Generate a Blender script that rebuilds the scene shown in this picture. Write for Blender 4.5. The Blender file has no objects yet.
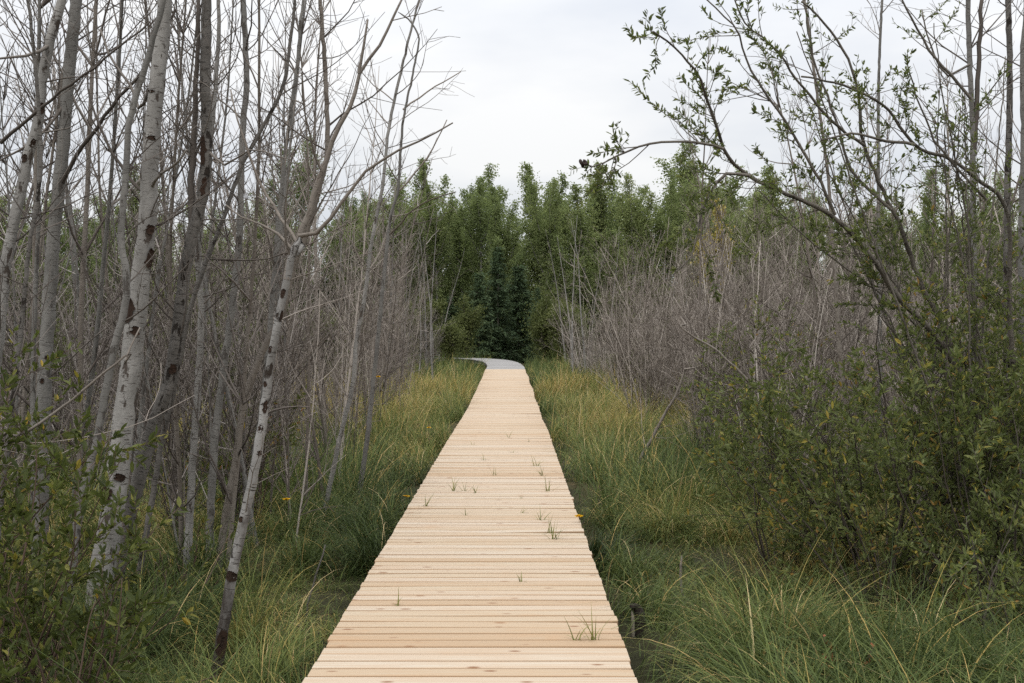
import bpy, math, random
import numpy as np
from mathutils import Vector

R = random.Random(11)
G = np.random.default_rng(7)
F = 1290.0            # focal length in pixels of the 1024 px wide photograph
CX, HY = 511.5, 332.0  # vanishing point of the boardwalk
EYE = 1.57
GZ = -0.36            # marsh level below the deck
TAU = math.tau
scene = bpy.context.scene
COL = scene.collection


def at(px, py, Y):
    return np.array([(px - CX) / F * Y, Y, EYE - (py - HY) / F * Y])


# ------------------------------------------------------------------ ground height
def gz(x, y):
    x = np.asarray(x, float); y = np.asarray(y, float)
    return (GZ + 0.05 * np.sin(x * 1.3 + 1.0) * np.sin(y * 0.9 + 0.4) + 0.035 * np.sin(x * 3.1 + y * 2.3)
            + 0.03 * np.sin(y * 0.31 + x * 0.23))


# ------------------------------------------------------------------ mesh helpers
def mesh_of(name, V, quads=None, tris=None, attrs=None, vattrs=None, smooth=True):
    me = bpy.data.meshes.new(name)
    V = np.asarray(V, np.float32)
    loops, starts, n0 = [], [], 0
    if quads is not None and len(quads):
        q = np.asarray(quads, np.int32); loops.append(q.ravel()); starts.append(np.arange(len(q)) * 4); n0 = len(q) * 4
    if tris is not None and len(tris):
        t = np.asarray(tris, np.int32); loops.append(t.ravel()); starts.append(n0 + np.arange(len(t)) * 3)
    L = np.concatenate(loops).astype(np.int32); S = np.concatenate(starts).astype(np.int32)
    me.vertices.add(len(V)); me.vertices.foreach_set('co', V.ravel())
    me.loops.add(len(L)); me.loops.foreach_set('vertex_index', L)
    me.polygons.add(len(S)); me.polygons.foreach_set('loop_start', S)
    me.polygons.foreach_set('use_smooth', np.full(len(S), smooth, dtype=bool))
    me.update(calc_edges=True)
    for k, a in (attrs or {}).items():
        me.attributes.new(k, 'FLOAT', 'POINT').data.foreach_set('value', np.asarray(a, np.float32))
    for k, a in (vattrs or {}).items():
        me.attributes.new(k, 'FLOAT_VECTOR', 'POINT').data.foreach_set('vector', np.asarray(a, np.float32).ravel())
    return me


def link(name, me, mat, parent=None):
    o = bpy.data.objects.new(name, me)
    if mat is not None:
        me.materials.clear(); me.materials.append(mat)
    COL.objects.link(o)
    if parent is not None:
        o.parent = parent
    return o


def tag(o, label=None, cat=None, group=None, kind=None):
    if label: o['label'] = label
    if cat: o['category'] = cat
    if group: o['group'] = group
    if kind: o['kind'] = kind
    return o


def thing(name, label, cat, loc=(0, 0, 0), group=None):
    o = bpy.data.objects.new(name, None)
    o.empty_display_size = 0.1
    o.location = loc
    COL.objects.link(o)
    return tag(o, label, cat, group)


def copy_thing(src, loc, rz, scl, label=None, group=None, rx=0.0, ry=0.0):
    c = src.copy(); COL.objects.link(c)
    c.location = loc; c.rotation_euler = (rx, ry, rz); c.scale = scl if hasattr(scl, '__len__') else (scl,) * 3
    if label: c['label'] = label
    if group: c['group'] = group
    for ch in src.children:
        d = ch.copy(); COL.objects.link(d); d.parent = c
    return c


class MB:
    """collects tubes and leaves for one mesh"""
    def __init__(s):
        s.V, s.Q, s.T, s.B, s.H, s.n = [], [], [], [], [], 0

    def tube(s, P, rad, sides=5, off=0.0, rough=0.0):
        P = np.asarray(P, float); n = len(P)
        rad = np.asarray(rad, float) * np.ones(n)
        T = np.gradient(P, axis=0); T /= np.linalg.norm(T, axis=1)[:, None] + 1e-9
        seg = np.r_[0, np.cumsum(np.linalg.norm(np.diff(P, axis=0), axis=1))] + off
        ref = np.array([1.0, 0, 0]) if abs(T[0, 0]) < 0.8 else np.array([0, 1.0, 0])
        U = ref - T * (T @ ref)[:, None]; U /= np.linalg.norm(U, axis=1)[:, None] + 1e-9
        W = np.cross(T, U)
        a = np.arange(sides) * TAU / sides
        rr = rad[:, None] * np.ones(sides)
        if rough:
            ph = G.uniform(0, TAU, 4)
            rr = rr * (1 + rough * (np.sin(2 * a[None] + seg[:, None] * 7 + ph[0]) * .5 + np.sin(3 * a[None] - seg[:, None] * 13 + ph[1]) * .5
                                    + .6 * np.sin(seg[:, None] * 23 + ph[2])) + G.normal(0, rough * .35, (n, sides)))
        ca, sa = np.cos(a), np.sin(a)
        V = P[:, None] + rr[..., None] * (ca[None, :, None] * U[:, None] + sa[None, :, None] * W[:, None])
        B = np.stack([rr * ca, rr * sa, np.repeat(seg[:, None], sides, 1)], -1)
        B[..., 2] += 0
        i = np.arange(n - 1)[:, None] * sides; j = np.arange(sides)[None]; k = (j + 1) % sides
        Q = np.stack([i + j, i + k, i + sides + k, i + sides + j], -1).reshape(-1, 4) + s.n
        s.V.append(V.reshape(-1, 3)); s.B.append(B.reshape(-1, 3)); s.Q.append(Q)
        s.H.append(np.full(n * sides, R.random()))
        # close the thin end
        e = s.n + (n - 1) * sides
        s.T.append(np.array([[e, e + q, e + q + 1] for q in range(1, sides - 1)]))
        s.n += n * sides

    def build(s, name, mat, parent=None, smooth=True):
        return link(name, s.mesh(name, smooth), mat, parent)

    def mesh(s, name, smooth=True):
        return mesh_of(name, np.concatenate(s.V), np.concatenate(s.Q), np.concatenate(s.T) if s.T else None,
                       {'rnd': np.concatenate(s.H)}, {'bark': np.concatenate(s.B)}, smooth)

    def arrays(s):
        return (np.concatenate(s.V), np.concatenate(s.Q), np.concatenate(s.T), np.concatenate(s.H), np.concatenate(s.B))


def norm(v):
    return v / (np.linalg.norm(v, axis=-1, keepdims=True) + 1e-9)


class Leaves:
    """collects single leaves: position, direction, size, tint"""
    def __init__(s):
        s.p, s.d, s.l, s.w, s.h = [], [], [], [], []

    def add(s, p, d, l, w, h):
        s.p.append(p); s.d.append(d); s.l.append(l); s.w.append(w); s.h.append(h)

    def mesh(s, name, simple=False, up=0.5):
        P = np.asarray(s.p, float); D = norm(np.asarray(s.d, float)); n = len(P)
        L = np.asarray(s.l)[:, None]; W = np.asarray(s.w)[:, None] * .5; H = np.asarray(s.h)
        rnd = G.normal(0, 1, (n, 3)); rnd[:, 2] += up * 1.6
        S = norm(np.cross(D, norm(rnd))); N = np.cross(S, D)
        bend = G.normal(0, .12, (n, 1)) * L
        if simple:
            V = np.stack([P, P + D * L * .5 + S * W + N * W * .3, P + D * L + N * bend, P + D * L * .5 - S * W + N * W * .3], 1)
            b = np.arange(n)[:, None] * 4
            return mesh_of(name, V.reshape(-1, 3), b + np.array([[0, 1, 2, 3]]), None, {'rnd': np.repeat(H, 4)}, None, False)
        f = W * .35
        V = np.stack([P, P + D * L * .3 + S * W * .85 + N * f, P + D * L * .66 + S * W * .8 + N * (f + bend * .5), P + D * L + N * bend,
                      P + D * L * .66 - S * W * .8 + N * (f + bend * .5), P + D * L * .3 - S * W * .85 + N * f], 1)
        b = np.arange(n)[:, None] * 6
        Q = np.concatenate([b + np.array([[0, 1, 2, 3]]), b + np.array([[0, 3, 4, 5]])])
        return mesh_of(name, V.reshape(-1, 3), Q, None, {'rnd': np.repeat(H, 6)}, None, False)


# ------------------------------------------------------------------ materials
def new_mat(name):
    m = bpy.data.materials.new(name); m.use_nodes = True
    nt = m.node_tree; nt.nodes.clear()
    return m, nt, lambda t, **k: _node(nt, t, **k)


def _node(nt, t, **k):
    n = nt.nodes.new(t)
    for a, v in k.items():
        if a.startswith('in_'):
            n.inputs[int(a[3:]) if a[3:].isdigit() else a[3:].replace('_', ' ')].default_value = v
        else:
            setattr(n, a, v)
    return n


def ramp(nt, stops, interp='LINEAR'):
    n = nt.nodes.new('ShaderNodeValToRGB'); cr = n.color_ramp; cr.interpolation = interp
    while len(cr.elements) < len(stops):
        cr.elements.new(0.5)
    for e, (p, c) in zip(cr.elements, stops):
        e.position = p; e.color = (*c, 1) if len(c) == 3 else c
    return n


def mixc(nt, fac, a, b, mode='MIX'):
    n = nt.nodes.new('ShaderNodeMix'); n.data_type = 'RGBA'; n.blend_type = mode
    for sock, v in ((n.inputs[0], fac), (n.inputs[6], a), (n.inputs[7], b)):
        if hasattr(v, 'links'):
            nt.links.new(v, sock)
        else:
            sock.default_value = v if not hasattr(v, '__len__') else ((*v, 1) if len(v) == 3 else v)
    return n.outputs[2]


def math_n(nt, op, a, b=0.0, clamp=False):
    n = nt.nodes.new('ShaderNodeMath'); n.operation = op; n.use_clamp = clamp
    for sock, v in ((n.inputs[0], a), (n.inputs[1], b)):
        if hasattr(v, 'links'): nt.links.new(v, sock)
        else: sock.default_value = v
    return n.outputs[0]


def principled(nt, color, rough=.8, spec=.25, bump=None, bstr=.3, bdist=.01):
    p = nt.nodes.new('ShaderNodeBsdfPrincipled'); o = nt.nodes.new('ShaderNodeOutputMaterial')
    if hasattr(color, 'links'): nt.links.new(color, p.inputs['Base Color'])
    else: p.inputs['Base Color'].default_value = (*color, 1)
    if hasattr(rough, 'links'): nt.links.new(rough, p.inputs['Roughness'])
    else: p.inputs['Roughness'].default_value = rough
    p.inputs['Specular IOR Level'].default_value = spec
    if bump is not None:
        b = nt.nodes.new('ShaderNodeBump'); b.inputs['Strength'].default_value = bstr; b.inputs['Distance'].default_value = bdist
        nt.links.new(bump, b.inputs['Height']); nt.links.new(b.outputs[0], p.inputs['Normal'])
    nt.links.new(p.outputs[0], o.inputs[0])
    return p, o


def leaf_mat(name, stops, transl=.35, rough=.55, spec=.12, jitter=.25):
    m, nt, N = new_mat(name)
    a = N('ShaderNodeAttribute', attribute_name='rnd')
    oi = N('ShaderNodeObjectInfo')
    v = math_n(nt, 'ADD', a.outputs['Fac'], math_n(nt, 'MULTIPLY', math_n(nt, 'SUBTRACT', oi.outputs['Random'], .5), jitter), True)
    r = ramp(nt, stops); nt.links.new(v, r.inputs[0])
    p, o = principled(nt, r.outputs[0], rough, spec)
    t = N('ShaderNodeBsdfTranslucent')
    nt.links.new(mixc(nt, .35, r.outputs[0], (.16, .2, .03)), t.inputs[0])
    mx = N('ShaderNodeMixShader'); mx.inputs[0].default_value = transl
    nt.links.new(p.outputs[0], mx.inputs[1]); nt.links.new(t.outputs[0], mx.inputs[2]); nt.links.new(mx.outputs[0], o.inputs[0])
    return m


def bark_mat(name, base, pale, dark, lent=.5, patch=.5, foot=0.0, bstr=.5):
    """bark read along the stem: pale ground tone, cross lines, dark worn patches, dark rough foot"""
    m, nt, N = new_mat(name)
    co = N('ShaderNodeAttribute', attribute_name='bark')
    rn = N('ShaderNodeAttribute', attribute_name='rnd')
    oi = N('ShaderNodeObjectInfo')
    off = N('ShaderNodeCombineXYZ'); nt.links.new(math_n(nt, 'MULTIPLY', rn.outputs['Fac'], 37.0), off.inputs[2])
    nt.links.new(math_n(nt, 'MULTIPLY', oi.outputs['Random'], 13.0), off.inputs[0])

    def vec(s):
        mp = N('ShaderNodeVectorMath', operation='MULTIPLY'); mp.inputs[1].default_value = s
        ad = N('ShaderNodeVectorMath', operation='ADD')
        nt.links.new(co.outputs['Vector'], mp.inputs[0]); nt.links.new(mp.outputs[0], ad.inputs[0]); nt.links.new(off.outputs[0], ad.inputs[1])
        return ad.outputs[0]

    def noise(s, scale=1.0, det=4.0, ro=.55):
        n = N('ShaderNodeTexNoise'); n.inputs['Scale'].default_value = scale; n.inputs['Detail'].default_value = det; n.inputs['Roughness'].default_value = ro
        nt.links.new(vec(s), n.inputs['Vector']); return n.outputs['Fac']
    tone = noise((9, 9, 3.0))
    tr = ramp(nt, [(.3, base), (.7, pale)]); nt.links.new(tone, tr.inputs[0])
    fine = noise((60, 60, 30), det=3)
    c = mixc(nt, math_n(nt, 'MULTIPLY', fine, .5), tr.outputs[0], tuple(x * .62 for x in base))
    ln = noise((16, 16, 110), det=2)
    lr = ramp(nt, [(.60, (0, 0, 0)), (.68, (1, 1, 1))]); nt.links.new(ln, lr.inputs[0])
    c = mixc(nt, math_n(nt, 'MULTIPLY', lr.outputs[0], lent), c, dark)
    pn = noise((13, 13, 5.5), det=5, ro=.6)
    pr = ramp(nt, [(.59, (0, 0, 0)), (.63, (1, 1, 1))]); nt.links.new(pn, pr.inputs[0])
    c = mixc(nt, math_n(nt, 'MULTIPLY', pr.outputs[0], patch), c, dark)
    if foot:
        sep = N('ShaderNodeSeparateXYZ'); nt.links.new(co.outputs['Vector'], sep.inputs[0])
        fz = math_n(nt, 'ADD', sep.outputs[2], math_n(nt, 'MULTIPLY', math_n(nt, 'SUBTRACT', pn, .5), 2.2))
        fr = ramp(nt, [(0, (1, 1, 1)), (1, (0, 0, 0))]); nt.links.new(math_n(nt, 'DIVIDE', math_n(nt, 'SUBTRACT', fz, foot * .6), foot * .7), fr.inputs[0])
        c = mixc(nt, math_n(nt, 'MULTIPLY', fr.outputs[0], .9), c, tuple(x * 1.2 for x in dark))
    h = math_n(nt, 'SUBTRACT', math_n(nt, 'ADD', fine, tone), math_n(nt, 'ADD', lr.outputs[0], pr.outputs[0]))
    principled(nt, c, .85, .15, h, bstr, .006)
    return m


def twig_mat(name, stops):
    m, nt, N = new_mat(name)
    a = N('ShaderNodeAttribute', attribute_name='rnd'); oi = N('ShaderNodeObjectInfo')
    co = N('ShaderNodeAttribute', attribute_name='bark')
    n = N('ShaderNodeTexNoise'); n.inputs['Scale'].default_value = 14; nt.links.new(co.outputs['Vector'], n.inputs['Vector'])
    v = math_n(nt, 'ADD', math_n(nt, 'MULTIPLY', a.outputs['Fac'], .75), math_n(nt, 'MULTIPLY', oi.outputs['Random'], .12))
    v = math_n(nt, 'ADD', v, math_n(nt, 'MULTIPLY', n.outputs['Fac'], .16), True)
    r = ramp(nt, stops); nt.links.new(v, r.inputs[0])
    principled(nt, r.outputs[0], .9, .06)
    return m


M = {}
M['birch'] = bark_mat('pale_birch_bark', (.155, .146, .134), (.32, .306, .285), (.045, .033, .025), .75, .9, 0.0, .6)
M['birch_foot'] = bark_mat('pale_birch_bark_dark_foot', (.15, .142, .132), (.33, .32, .305), (.03, .023, .018), .9, 1.0, .75, .7)
M['grey'] = bark_mat('grey_aspen_bark', (.11, .104, .095), (.215, .205, .188), (.04, .032, .026), .45, .7, 0, .6)
M['dead'] = bark_mat('dead_flaking_bark', (.075, .068, .06), (.165, .152, .138), (.025, .02, .016), .5, 1.0, 0, 1.0)
M['tan'] = bark_mat('tan_grey_bark', (.125, .105, .087), (.22, .195, .168), (.05, .035, .025), .5, .5, 0, .6)
M['willow'] = bark_mat('willow_bark', (.085, .075, .062), (.17, .15, .125), (.03, .024, .02), .3, .6, 0, .8)
M['willow_twig'] = twig_mat('dark_willow_shoot', [(0, (.022, .018, .014)), (.6, (.055, .046, .037)), (1, (.11, .095, .08))])
M['scar'] = bark_mat('bare_dark_scar', (.02, .013, .009), (.05, .028, .018), (.012, .008, .006), .2, .3, 0, 1.0)
M['twig'] = twig_mat('dark_twig', [(0, (.05, .042, .036)), (.5, (.105, .09, .078)), (1, (.2, .18, .16))])
M['twig_pale'] = twig_mat('weathered_grey_twig', [(0, (.062, .05, .041)), (.5, (.15, .127, .108)), (1, (.34, .30, .262))])
M['stem_pale'] = twig_mat('bleached_grey_stem', [(0, (.055, .045, .037)), (.4, (.165, .141, .12)), (.75, (.33, .292, .255)), (1, (.52, .475, .425))])
M['twig_brown'] = twig_mat('grey_brown_twig', [(0, (.035, .028, .024)), (.5, (.10, .084, .073)), (.78, (.20, .175, .157)), (1, (.42, .385, .355))])
M['twig_red'] = twig_mat('brown_shoot', [(0, (.04, .027, .02)), (.6, (.08, .055, .042)), (1, (.14, .105, .085))])
M['willow_leaf'] = leaf_mat('willow_leaf', [(0, (.040, .052, .02)), (.35, (.082, .10, .036)), (.7, (.15, .17, .065)), (.86, (.19, .19, .06)), (.94, (.30, .25, .05)), (1, (.24, .14, .04))], .45)
M['bush_leaf'] = leaf_mat('broad_bush_leaf', [(0, (.026, .034, .012)), (.4, (.055, .068, .02)), (.72, (.105, .118, .034)), (.88, (.17, .155, .035)), (.95, (.30, .2, .03)), (1, (.22, .09, .02))])
M['poplar'] = leaf_mat('poplar_foliage', [(0, (.12, .155, .07)), (.5, (.195, .235, .102)), (1, (.275, .295, .13))], .55, .6, .08, .5)
M['spruce'] = leaf_mat('dark_conifer_foliage', [(0, (.035, .055, .03)), (.6, (.072, .105, .055)), (1, (.11, .14, .07))], .25, .6, .08, .3)
M['olive'] = leaf_mat('olive_shrub_foliage', [(0, (.05, .062, .022)), (.5, (.095, .108, .04)), (1, (.15, .155, .06))], .3, .6, .08, .4)
M['yellow'] = leaf_mat('yellowing_foliage', [(0, (.19, .18, .05)), (.5, (.33, .27, .06)), (1, (.46, .35, .07))], .3, .6, .08, .2)

# grass
m, nt, N = new_mat('marsh_grass')
a = N('ShaderNodeAttribute', attribute_name='rnd')
r = ramp(nt, [(0, (.026, .040, .012)), (.25, (.066, .09, .027)), (.5, (.13, .158, .045)), (.66, (.235, .215, .065)), (.82, (.42, .29, .10)), (1, (.48, .37, .20))])
nt.links.new(a.outputs['Fac'], r.inputs[0])
p, o = principled(nt, r.outputs[0], .55, .1)
t = N('ShaderNodeBsdfTranslucent'); nt.links.new(r.outputs[0], t.inputs[0])
mx = N('ShaderNodeMixShader'); mx.inputs[0].default_value = .3
nt.links.new(p.outputs[0], mx.inputs[1]); nt.links.new(t.outputs[0], mx.inputs[2]); nt.links.new(mx.outputs[0], o.inputs[0])
M['grass'] = m

# ground
m, nt, N = new_mat('marsh_ground')
tc = N('ShaderNodeTexCoord')
n1 = N('ShaderNodeTexNoise'); n1.inputs['Scale'].default_value = 1.7; n1.inputs['Detail'].default_value = 8
n2 = N('ShaderNodeTexNoise'); n2.inputs['Scale'].default_value = 28; n2.inputs['Detail'].default_value = 6
for n in (n1, n2): nt.links.new(tc.outputs['Object'], n.inputs['Vector'])
r = ramp(nt, [(.3, (.018, .018, .009)), (.5, (.05, .044, .02)), (.7, (.12, .092, .045))]); nt.links.new(n1.outputs[0], r.inputs[0])
c = mixc(nt, n2.outputs[0], r.outputs[0], (.02, .02, .009))
principled(nt, c, .95, .1, n2.outputs[0], .8, .05)
M['ground'] = m


def wood(name, stops, streak, knot, grain_amt, knot_amt):
    m, nt, N = new_mat(name)
    co = N('ShaderNodeAttribute', attribute_name='bark'); rn = N('ShaderNodeAttribute', attribute_name='rnd')
    r = ramp(nt, stops); nt.links.new(rn.outputs['Fac'], r.inputs[0])

    def nz(s, det=3.0, sc=1.0):
        mp = N('ShaderNodeVectorMath', operation='MULTIPLY'); mp.inputs[1].default_value = s
        nt.links.new(co.outputs['Vector'], mp.inputs[0])
        n = N('ShaderNodeTexNoise'); n.inputs['Scale'].default_value = sc; n.inputs['Detail'].default_value = det; n.inputs['Distortion'].default_value = .6
        nt.links.new(mp.outputs[0], n.inputs['Vector']); return n.outputs['Fac']
    g1 = nz((1.6, 55, 20)); g2 = nz((6, 260, 40), 2.0)
    gr = ramp(nt, [(.35, (0, 0, 0)), (.7, (1, 1, 1))]); nt.links.new(g1, gr.inputs[0])
    c = mixc(nt, math_n(nt, 'MULTIPLY', gr.outputs[0], grain_amt), r.outputs[0], streak)
    c = mixc(nt, math_n(nt, 'MULTIPLY', g2, grain_amt * .6), c, tuple(x * .8 for x in streak))
    mp = N('ShaderNodeVectorMath', operation='MULTIPLY'); mp.inputs[1].default_value = (5.0, 10.5, 3)
    nt.links.new(co.outputs['Vector'], mp.inputs[0])
    vo = N('ShaderNodeTexVoronoi'); vo.inputs['Scale'].default_value = 1.0; nt.links.new(mp.outputs[0], vo.inputs['Vector'])
    kr = ramp(nt, [(.08, (1, 1, 1)), (.2, (0, 0, 0))]); nt.links.new(vo.outputs['Distance'], kr.inputs[0])
    sc = N('ShaderNodeSeparateColor'); nt.links.new(vo.outputs['Color'], sc.inputs[0])
    kk = math_n(nt, 'MULTIPLY', kr.outputs[0], math_n(nt, 'GREATER_THAN', sc.outputs[0], .45))
    c = mixc(nt, math_n(nt, 'MULTIPLY', kk, knot_amt), c, knot)
    st = nz((3.0, 9, 5), 4.0)
    sr = ramp(nt, [(.58, (0, 0, 0)), (.75, (1, 1, 1))]); nt.links.new(st, sr.inputs[0])
    c = mixc(nt, math_n(nt, 'MULTIPLY', sr.outputs[0], .35), c, streak)
    ed = N('ShaderNodeAttribute', attribute_name='edge')   # saw-cut sides: damp dirty stain, with the shade of the gaps painted in
    c = mixc(nt, math_n(nt, 'MULTIPLY', ed.outputs['Fac'], .85), c, tuple(x * .72 for x in streak))
    principled(nt, c, .7, .2, g1, .25, .002)
    return m


M['pine'] = wood('new_pine_board', [(0, (.305, .226, .147)), (.2, (.35, .284, .202)), (.45, (.375, .322, .24)), (.7, (.385, .328, .256)), (1, (.413, .37, .30))], (.33, .20, .105), (.16, .075, .035), .5, .95)
M['oldwood'] = wood('weathered_grey_board', [(0, (.20, .195, .19)), (1, (.31, .30, .29))], (.19, .18, .17), (.1, .09, .08), .5, .5)
M['beam'] = wood('rough_beam', [(0, (.30, .2, .12)), (1, (.34, .24, .15))], (.2, .12, .07), (.1, .06, .03), .5, .4)


def plain(name, col, rough=.7):
    m, nt, N = new_mat(name)
    tc = N('ShaderNodeTexCoord'); n = N('ShaderNodeTexNoise'); n.inputs['Scale'].default_value = 30
    nt.links.new(tc.outputs['Object'], n.inputs['Vector'])
    principled(nt, mixc(nt, n.outputs[0], col, tuple(x * .6 for x in col)), rough, .2, n.outputs[0], .3, .004)
    return m


M['petal'] = plain('yellow_petal', (.75, .46, .02))
M['char'] = plain('charred_wood', (.022, .016, .012), .9)
M['rotwood'] = plain('split_grey_wood', (.20, .175, .135), .9)
M['rust_leaf'] = plain('withered_brown_leaf', (.22, .075, .03))
M['berry'] = plain('dark_bud', (.035, .02, .018))

# ------------------------------------------------------------------ ground sheet
n = 241
u = np.linspace(-1, 1, n); s = np.sign(u) * (np.abs(u) ** 2.6) * 900 + u * 30
X, Y = np.meshgrid(s, s + 25)
Z = gz(X, Y)
V = np.stack([X, Y, Z], -1).reshape(-1, 3)
i = (np.arange(n - 1)[:, None] * n + np.arange(n - 1)[None]).ravel()
tag(link('ground', mesh_of('ground', V, np.stack([i, i + 1, i + n + 1, i + n], -1)), M['ground']), kind='structure')

# ------------------------------------------------------------------ boardwalk
HALF = .75


def curve_pts(ctrl, step=.02):
    c = np.asarray(ctrl, float)
    d = np.r_[0, np.cumsum(np.linalg.norm(np.diff(c, axis=0), axis=1))]
    t = np.arange(0, d[-1], step)
    return np.stack([np.interp(t, d, c[:, k]) for k in range(c.shape[1])], -1), t


def smooth_path(ctrl, n=40):
    """Catmull-Rom through the control points"""
    c = np.asarray(ctrl, float); P = np.vstack([2 * c[0] - c[1], c, 2 * c[-1] - c[-2]])
    out = []
    for k in range(1, len(P) - 2):
        t = np.linspace(0, 1, n, endpoint=False)[:, None]
        p0, p1, p2, p3 = P[k - 1:k + 3]
        out.append(.5 * (2 * p1 + (p2 - p0) * t + (2 * p0 - 5 * p1 + 4 * p2 - p3) * t * t + (3 * p1 - p0 - 3 * p2 + p3) * t ** 3))
    return np.vstack(out + [c[-1:]])


DX = -.19             # the deck's axis runs a little to one side of the photographer
DECK = [(DX, -4, 0), (DX, 4, 0), (DX, 9, .0), (DX, 14, .0), (DX, 18.4, .0), (-.185, 20.8, .0), (-.20, 24, -.045), (-.19, 27.5, -.03),
        (-.215, 31, -.02), (-.20, 34.5, .045), (-.24, 38.5, .045), (-.225, 42.0, .10), (-.27, 46, .12), (-.27, 49, .165)]
OLD = smooth_path([(-.27, 49.0, .15), (-.30, 53.5, .16), (-.52, 59, .18), (-1.05, 64, .18), (-2.1, 68.4, .17), (-3.2, 70.4, .16), (-4.1, 71.5, .15)])


def planks(name, ctrl, pitch, gap, mat, parent, seed, jz=.0011):
    g = np.random.default_rng(seed)
    P, t = curve_pts(ctrl, .01)
    T = np.gradient(P, axis=0); T /= np.linalg.norm(T, axis=1)[:, None]
    V, Q, B, H, E = [], [], [], [], []
    th = .036
    nb = 0
    for k in range(int(t[-1] / pitch)):
        idx = int(k * pitch / .01)
        c = P[idx]; tt = T[idx]; tt = tt / np.linalg.norm(tt)
        side = np.array([tt[1], -tt[0], 0]); side /= np.linalg.norm(side); up = np.cross(side, tt)
        ang = g.normal(0, .0012); tt2 = tt + side * ang; sd2 = side - tt * ang
        tilt = g.normal(0, .0016); dz = g.normal(0, jz)
        w = pitch - gap + g.normal(0, .0012)
        la, lb = -HALF + g.normal(0, .0035), HALF + g.normal(0, .0035)
        if g.random() < .03: lb += g.uniform(.008, .02)
        special = abs(c[1] - 10.15) < pitch * .5 or abs(c[1] - 25.4) < pitch * .5
        xs = np.linspace(la, lb, 7)
        bow = g.normal(0, .0018)
        prof = [(-w / 2, -th), (-w / 2, -.009), (-w / 2 + .0025, -.0028), (-w / 2 + .010, 0), (w / 2 - .010, 0), (w / 2 - .0025, -.0028), (w / 2, -.009), (w / 2, -th)]
        for xi, x in enumerate(xs):
            for (yy, zz) in prof:
                extra = .014 * max(0, x / HALF) * (1 if special else 0)
                V.append(c + sd2 * x + tt2 * yy + up * (zz + dz + x * tilt + bow * (x / HALF) ** 2 + extra))
                B.append((x + k * 7.31, yy + k * 3.17, zz + k * 1.7)); H.append(0); E.append(0.0 if zz == 0 else .85 if zz > -.005 else 1.0)
        h = g.random(); H[-56:] = [h] * 56
        for xi in range(6):
            for q in range(8):
                a0 = nb + xi * 8 + q; a1 = nb + xi * 8 + (q + 1) % 8
                Q.append((a0, a1, a1 + 8, a0 + 8))
        for e in (0, 48):
            f = [nb + e + q for q in range(8)]
            quads = [(f[0], f[1], f[6], f[7]), (f[1], f[2], f[5], f[6]), (f[2], f[3], f[4], f[5])]
            Q.extend(quads if e == 0 else [q[::-1] for q in quads])
        nb += 56
    return link(name, mesh_of(name, V, Q, None, {'rnd': H, 'edge': E}, {'bark': B}, False), mat, parent)


def beam(name, ctrl, off, w, h, drop, mat, parent):
    P, t = curve_pts(ctrl, .5)
    T = np.gradient(P, axis=0); T /= np.linalg.norm(T, axis=1)[:, None]
    S = np.stack([T[:, 1], -T[:, 0], 0 * T[:, 0]], -1)
    V, B, Q = [], [], []
    prof = [(-w / 2, -drop), (w / 2, -drop), (w / 2, -drop - h), (-w / 2, -drop - h)]
    for k in range(len(P)):
        for a_, z_ in prof:
            V.append(P[k] + S[k] * (off + a_) + np.array([0, 0, z_])); B.append((t[k] + off * 3, a_, z_))
    for k in range(len(P) - 1):
        for q in range(4):
            Q.append((k * 4 + q, k * 4 + (q + 1) % 4, k * 4 + 4 + (q + 1) % 4, k * 4 + 4 + q))
    Q += [(0, 3, 2, 1), tuple(len(V) - 4 + q for q in range(4))]
    return link(name, mesh_of(name, V, Q, None, {'rnd': np.full(len(V), .5)}, {'bark': B}, False), mat, parent)


bw = thing('boardwalk', 'long straight boardwalk of pale new wooden planks crossing the grassy marsh', 'boardwalk')
planks('decking', DECK, .14, .0125, M['pine'], bw, 3)
for off in (-.58, 0, .58):
    beam('beam', DECK, off, .09, .14, .052, M['beam'], bw)
ow = thing('boardwalk', 'old weathered grey boardwalk section curving away behind the bushes at the far end', 'boardwalk')
planks('decking', OLD, .14, .012, M['oldwood'], ow, 5, .003)
for off in (-.58, .58):
    beam('beam', OLD, off, .09, .14, .056, M['oldwood'], ow)

# ------------------------------------------------------------------ branching growth
def rot_about(v, axis, ang):
    axis = axis / (np.linalg.norm(axis) + 1e-9)
    return v * math.cos(ang) + np.cross(axis, v) * math.sin(ang) + axis * (axis @ v) * (1 - math.cos(ang))


def perp(d):
    r = G.normal(0, 1, 3); r -= d * (r @ d); return r / (np.linalg.norm(r) + 1e-9)


def walk(start, d, length, wander, trop, nseg):
    pts = [start]; d = d / np.linalg.norm(d); st = length / nseg
    bias = perp(d) * wander * .45
    for k in range(nseg):
        d = d + G.normal(0, wander, 3) + bias + np.array([0, 0, trop])
        d /= np.linalg.norm(d); pts.append(pts[-1] + d * st)
    return np.array(pts)


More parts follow.
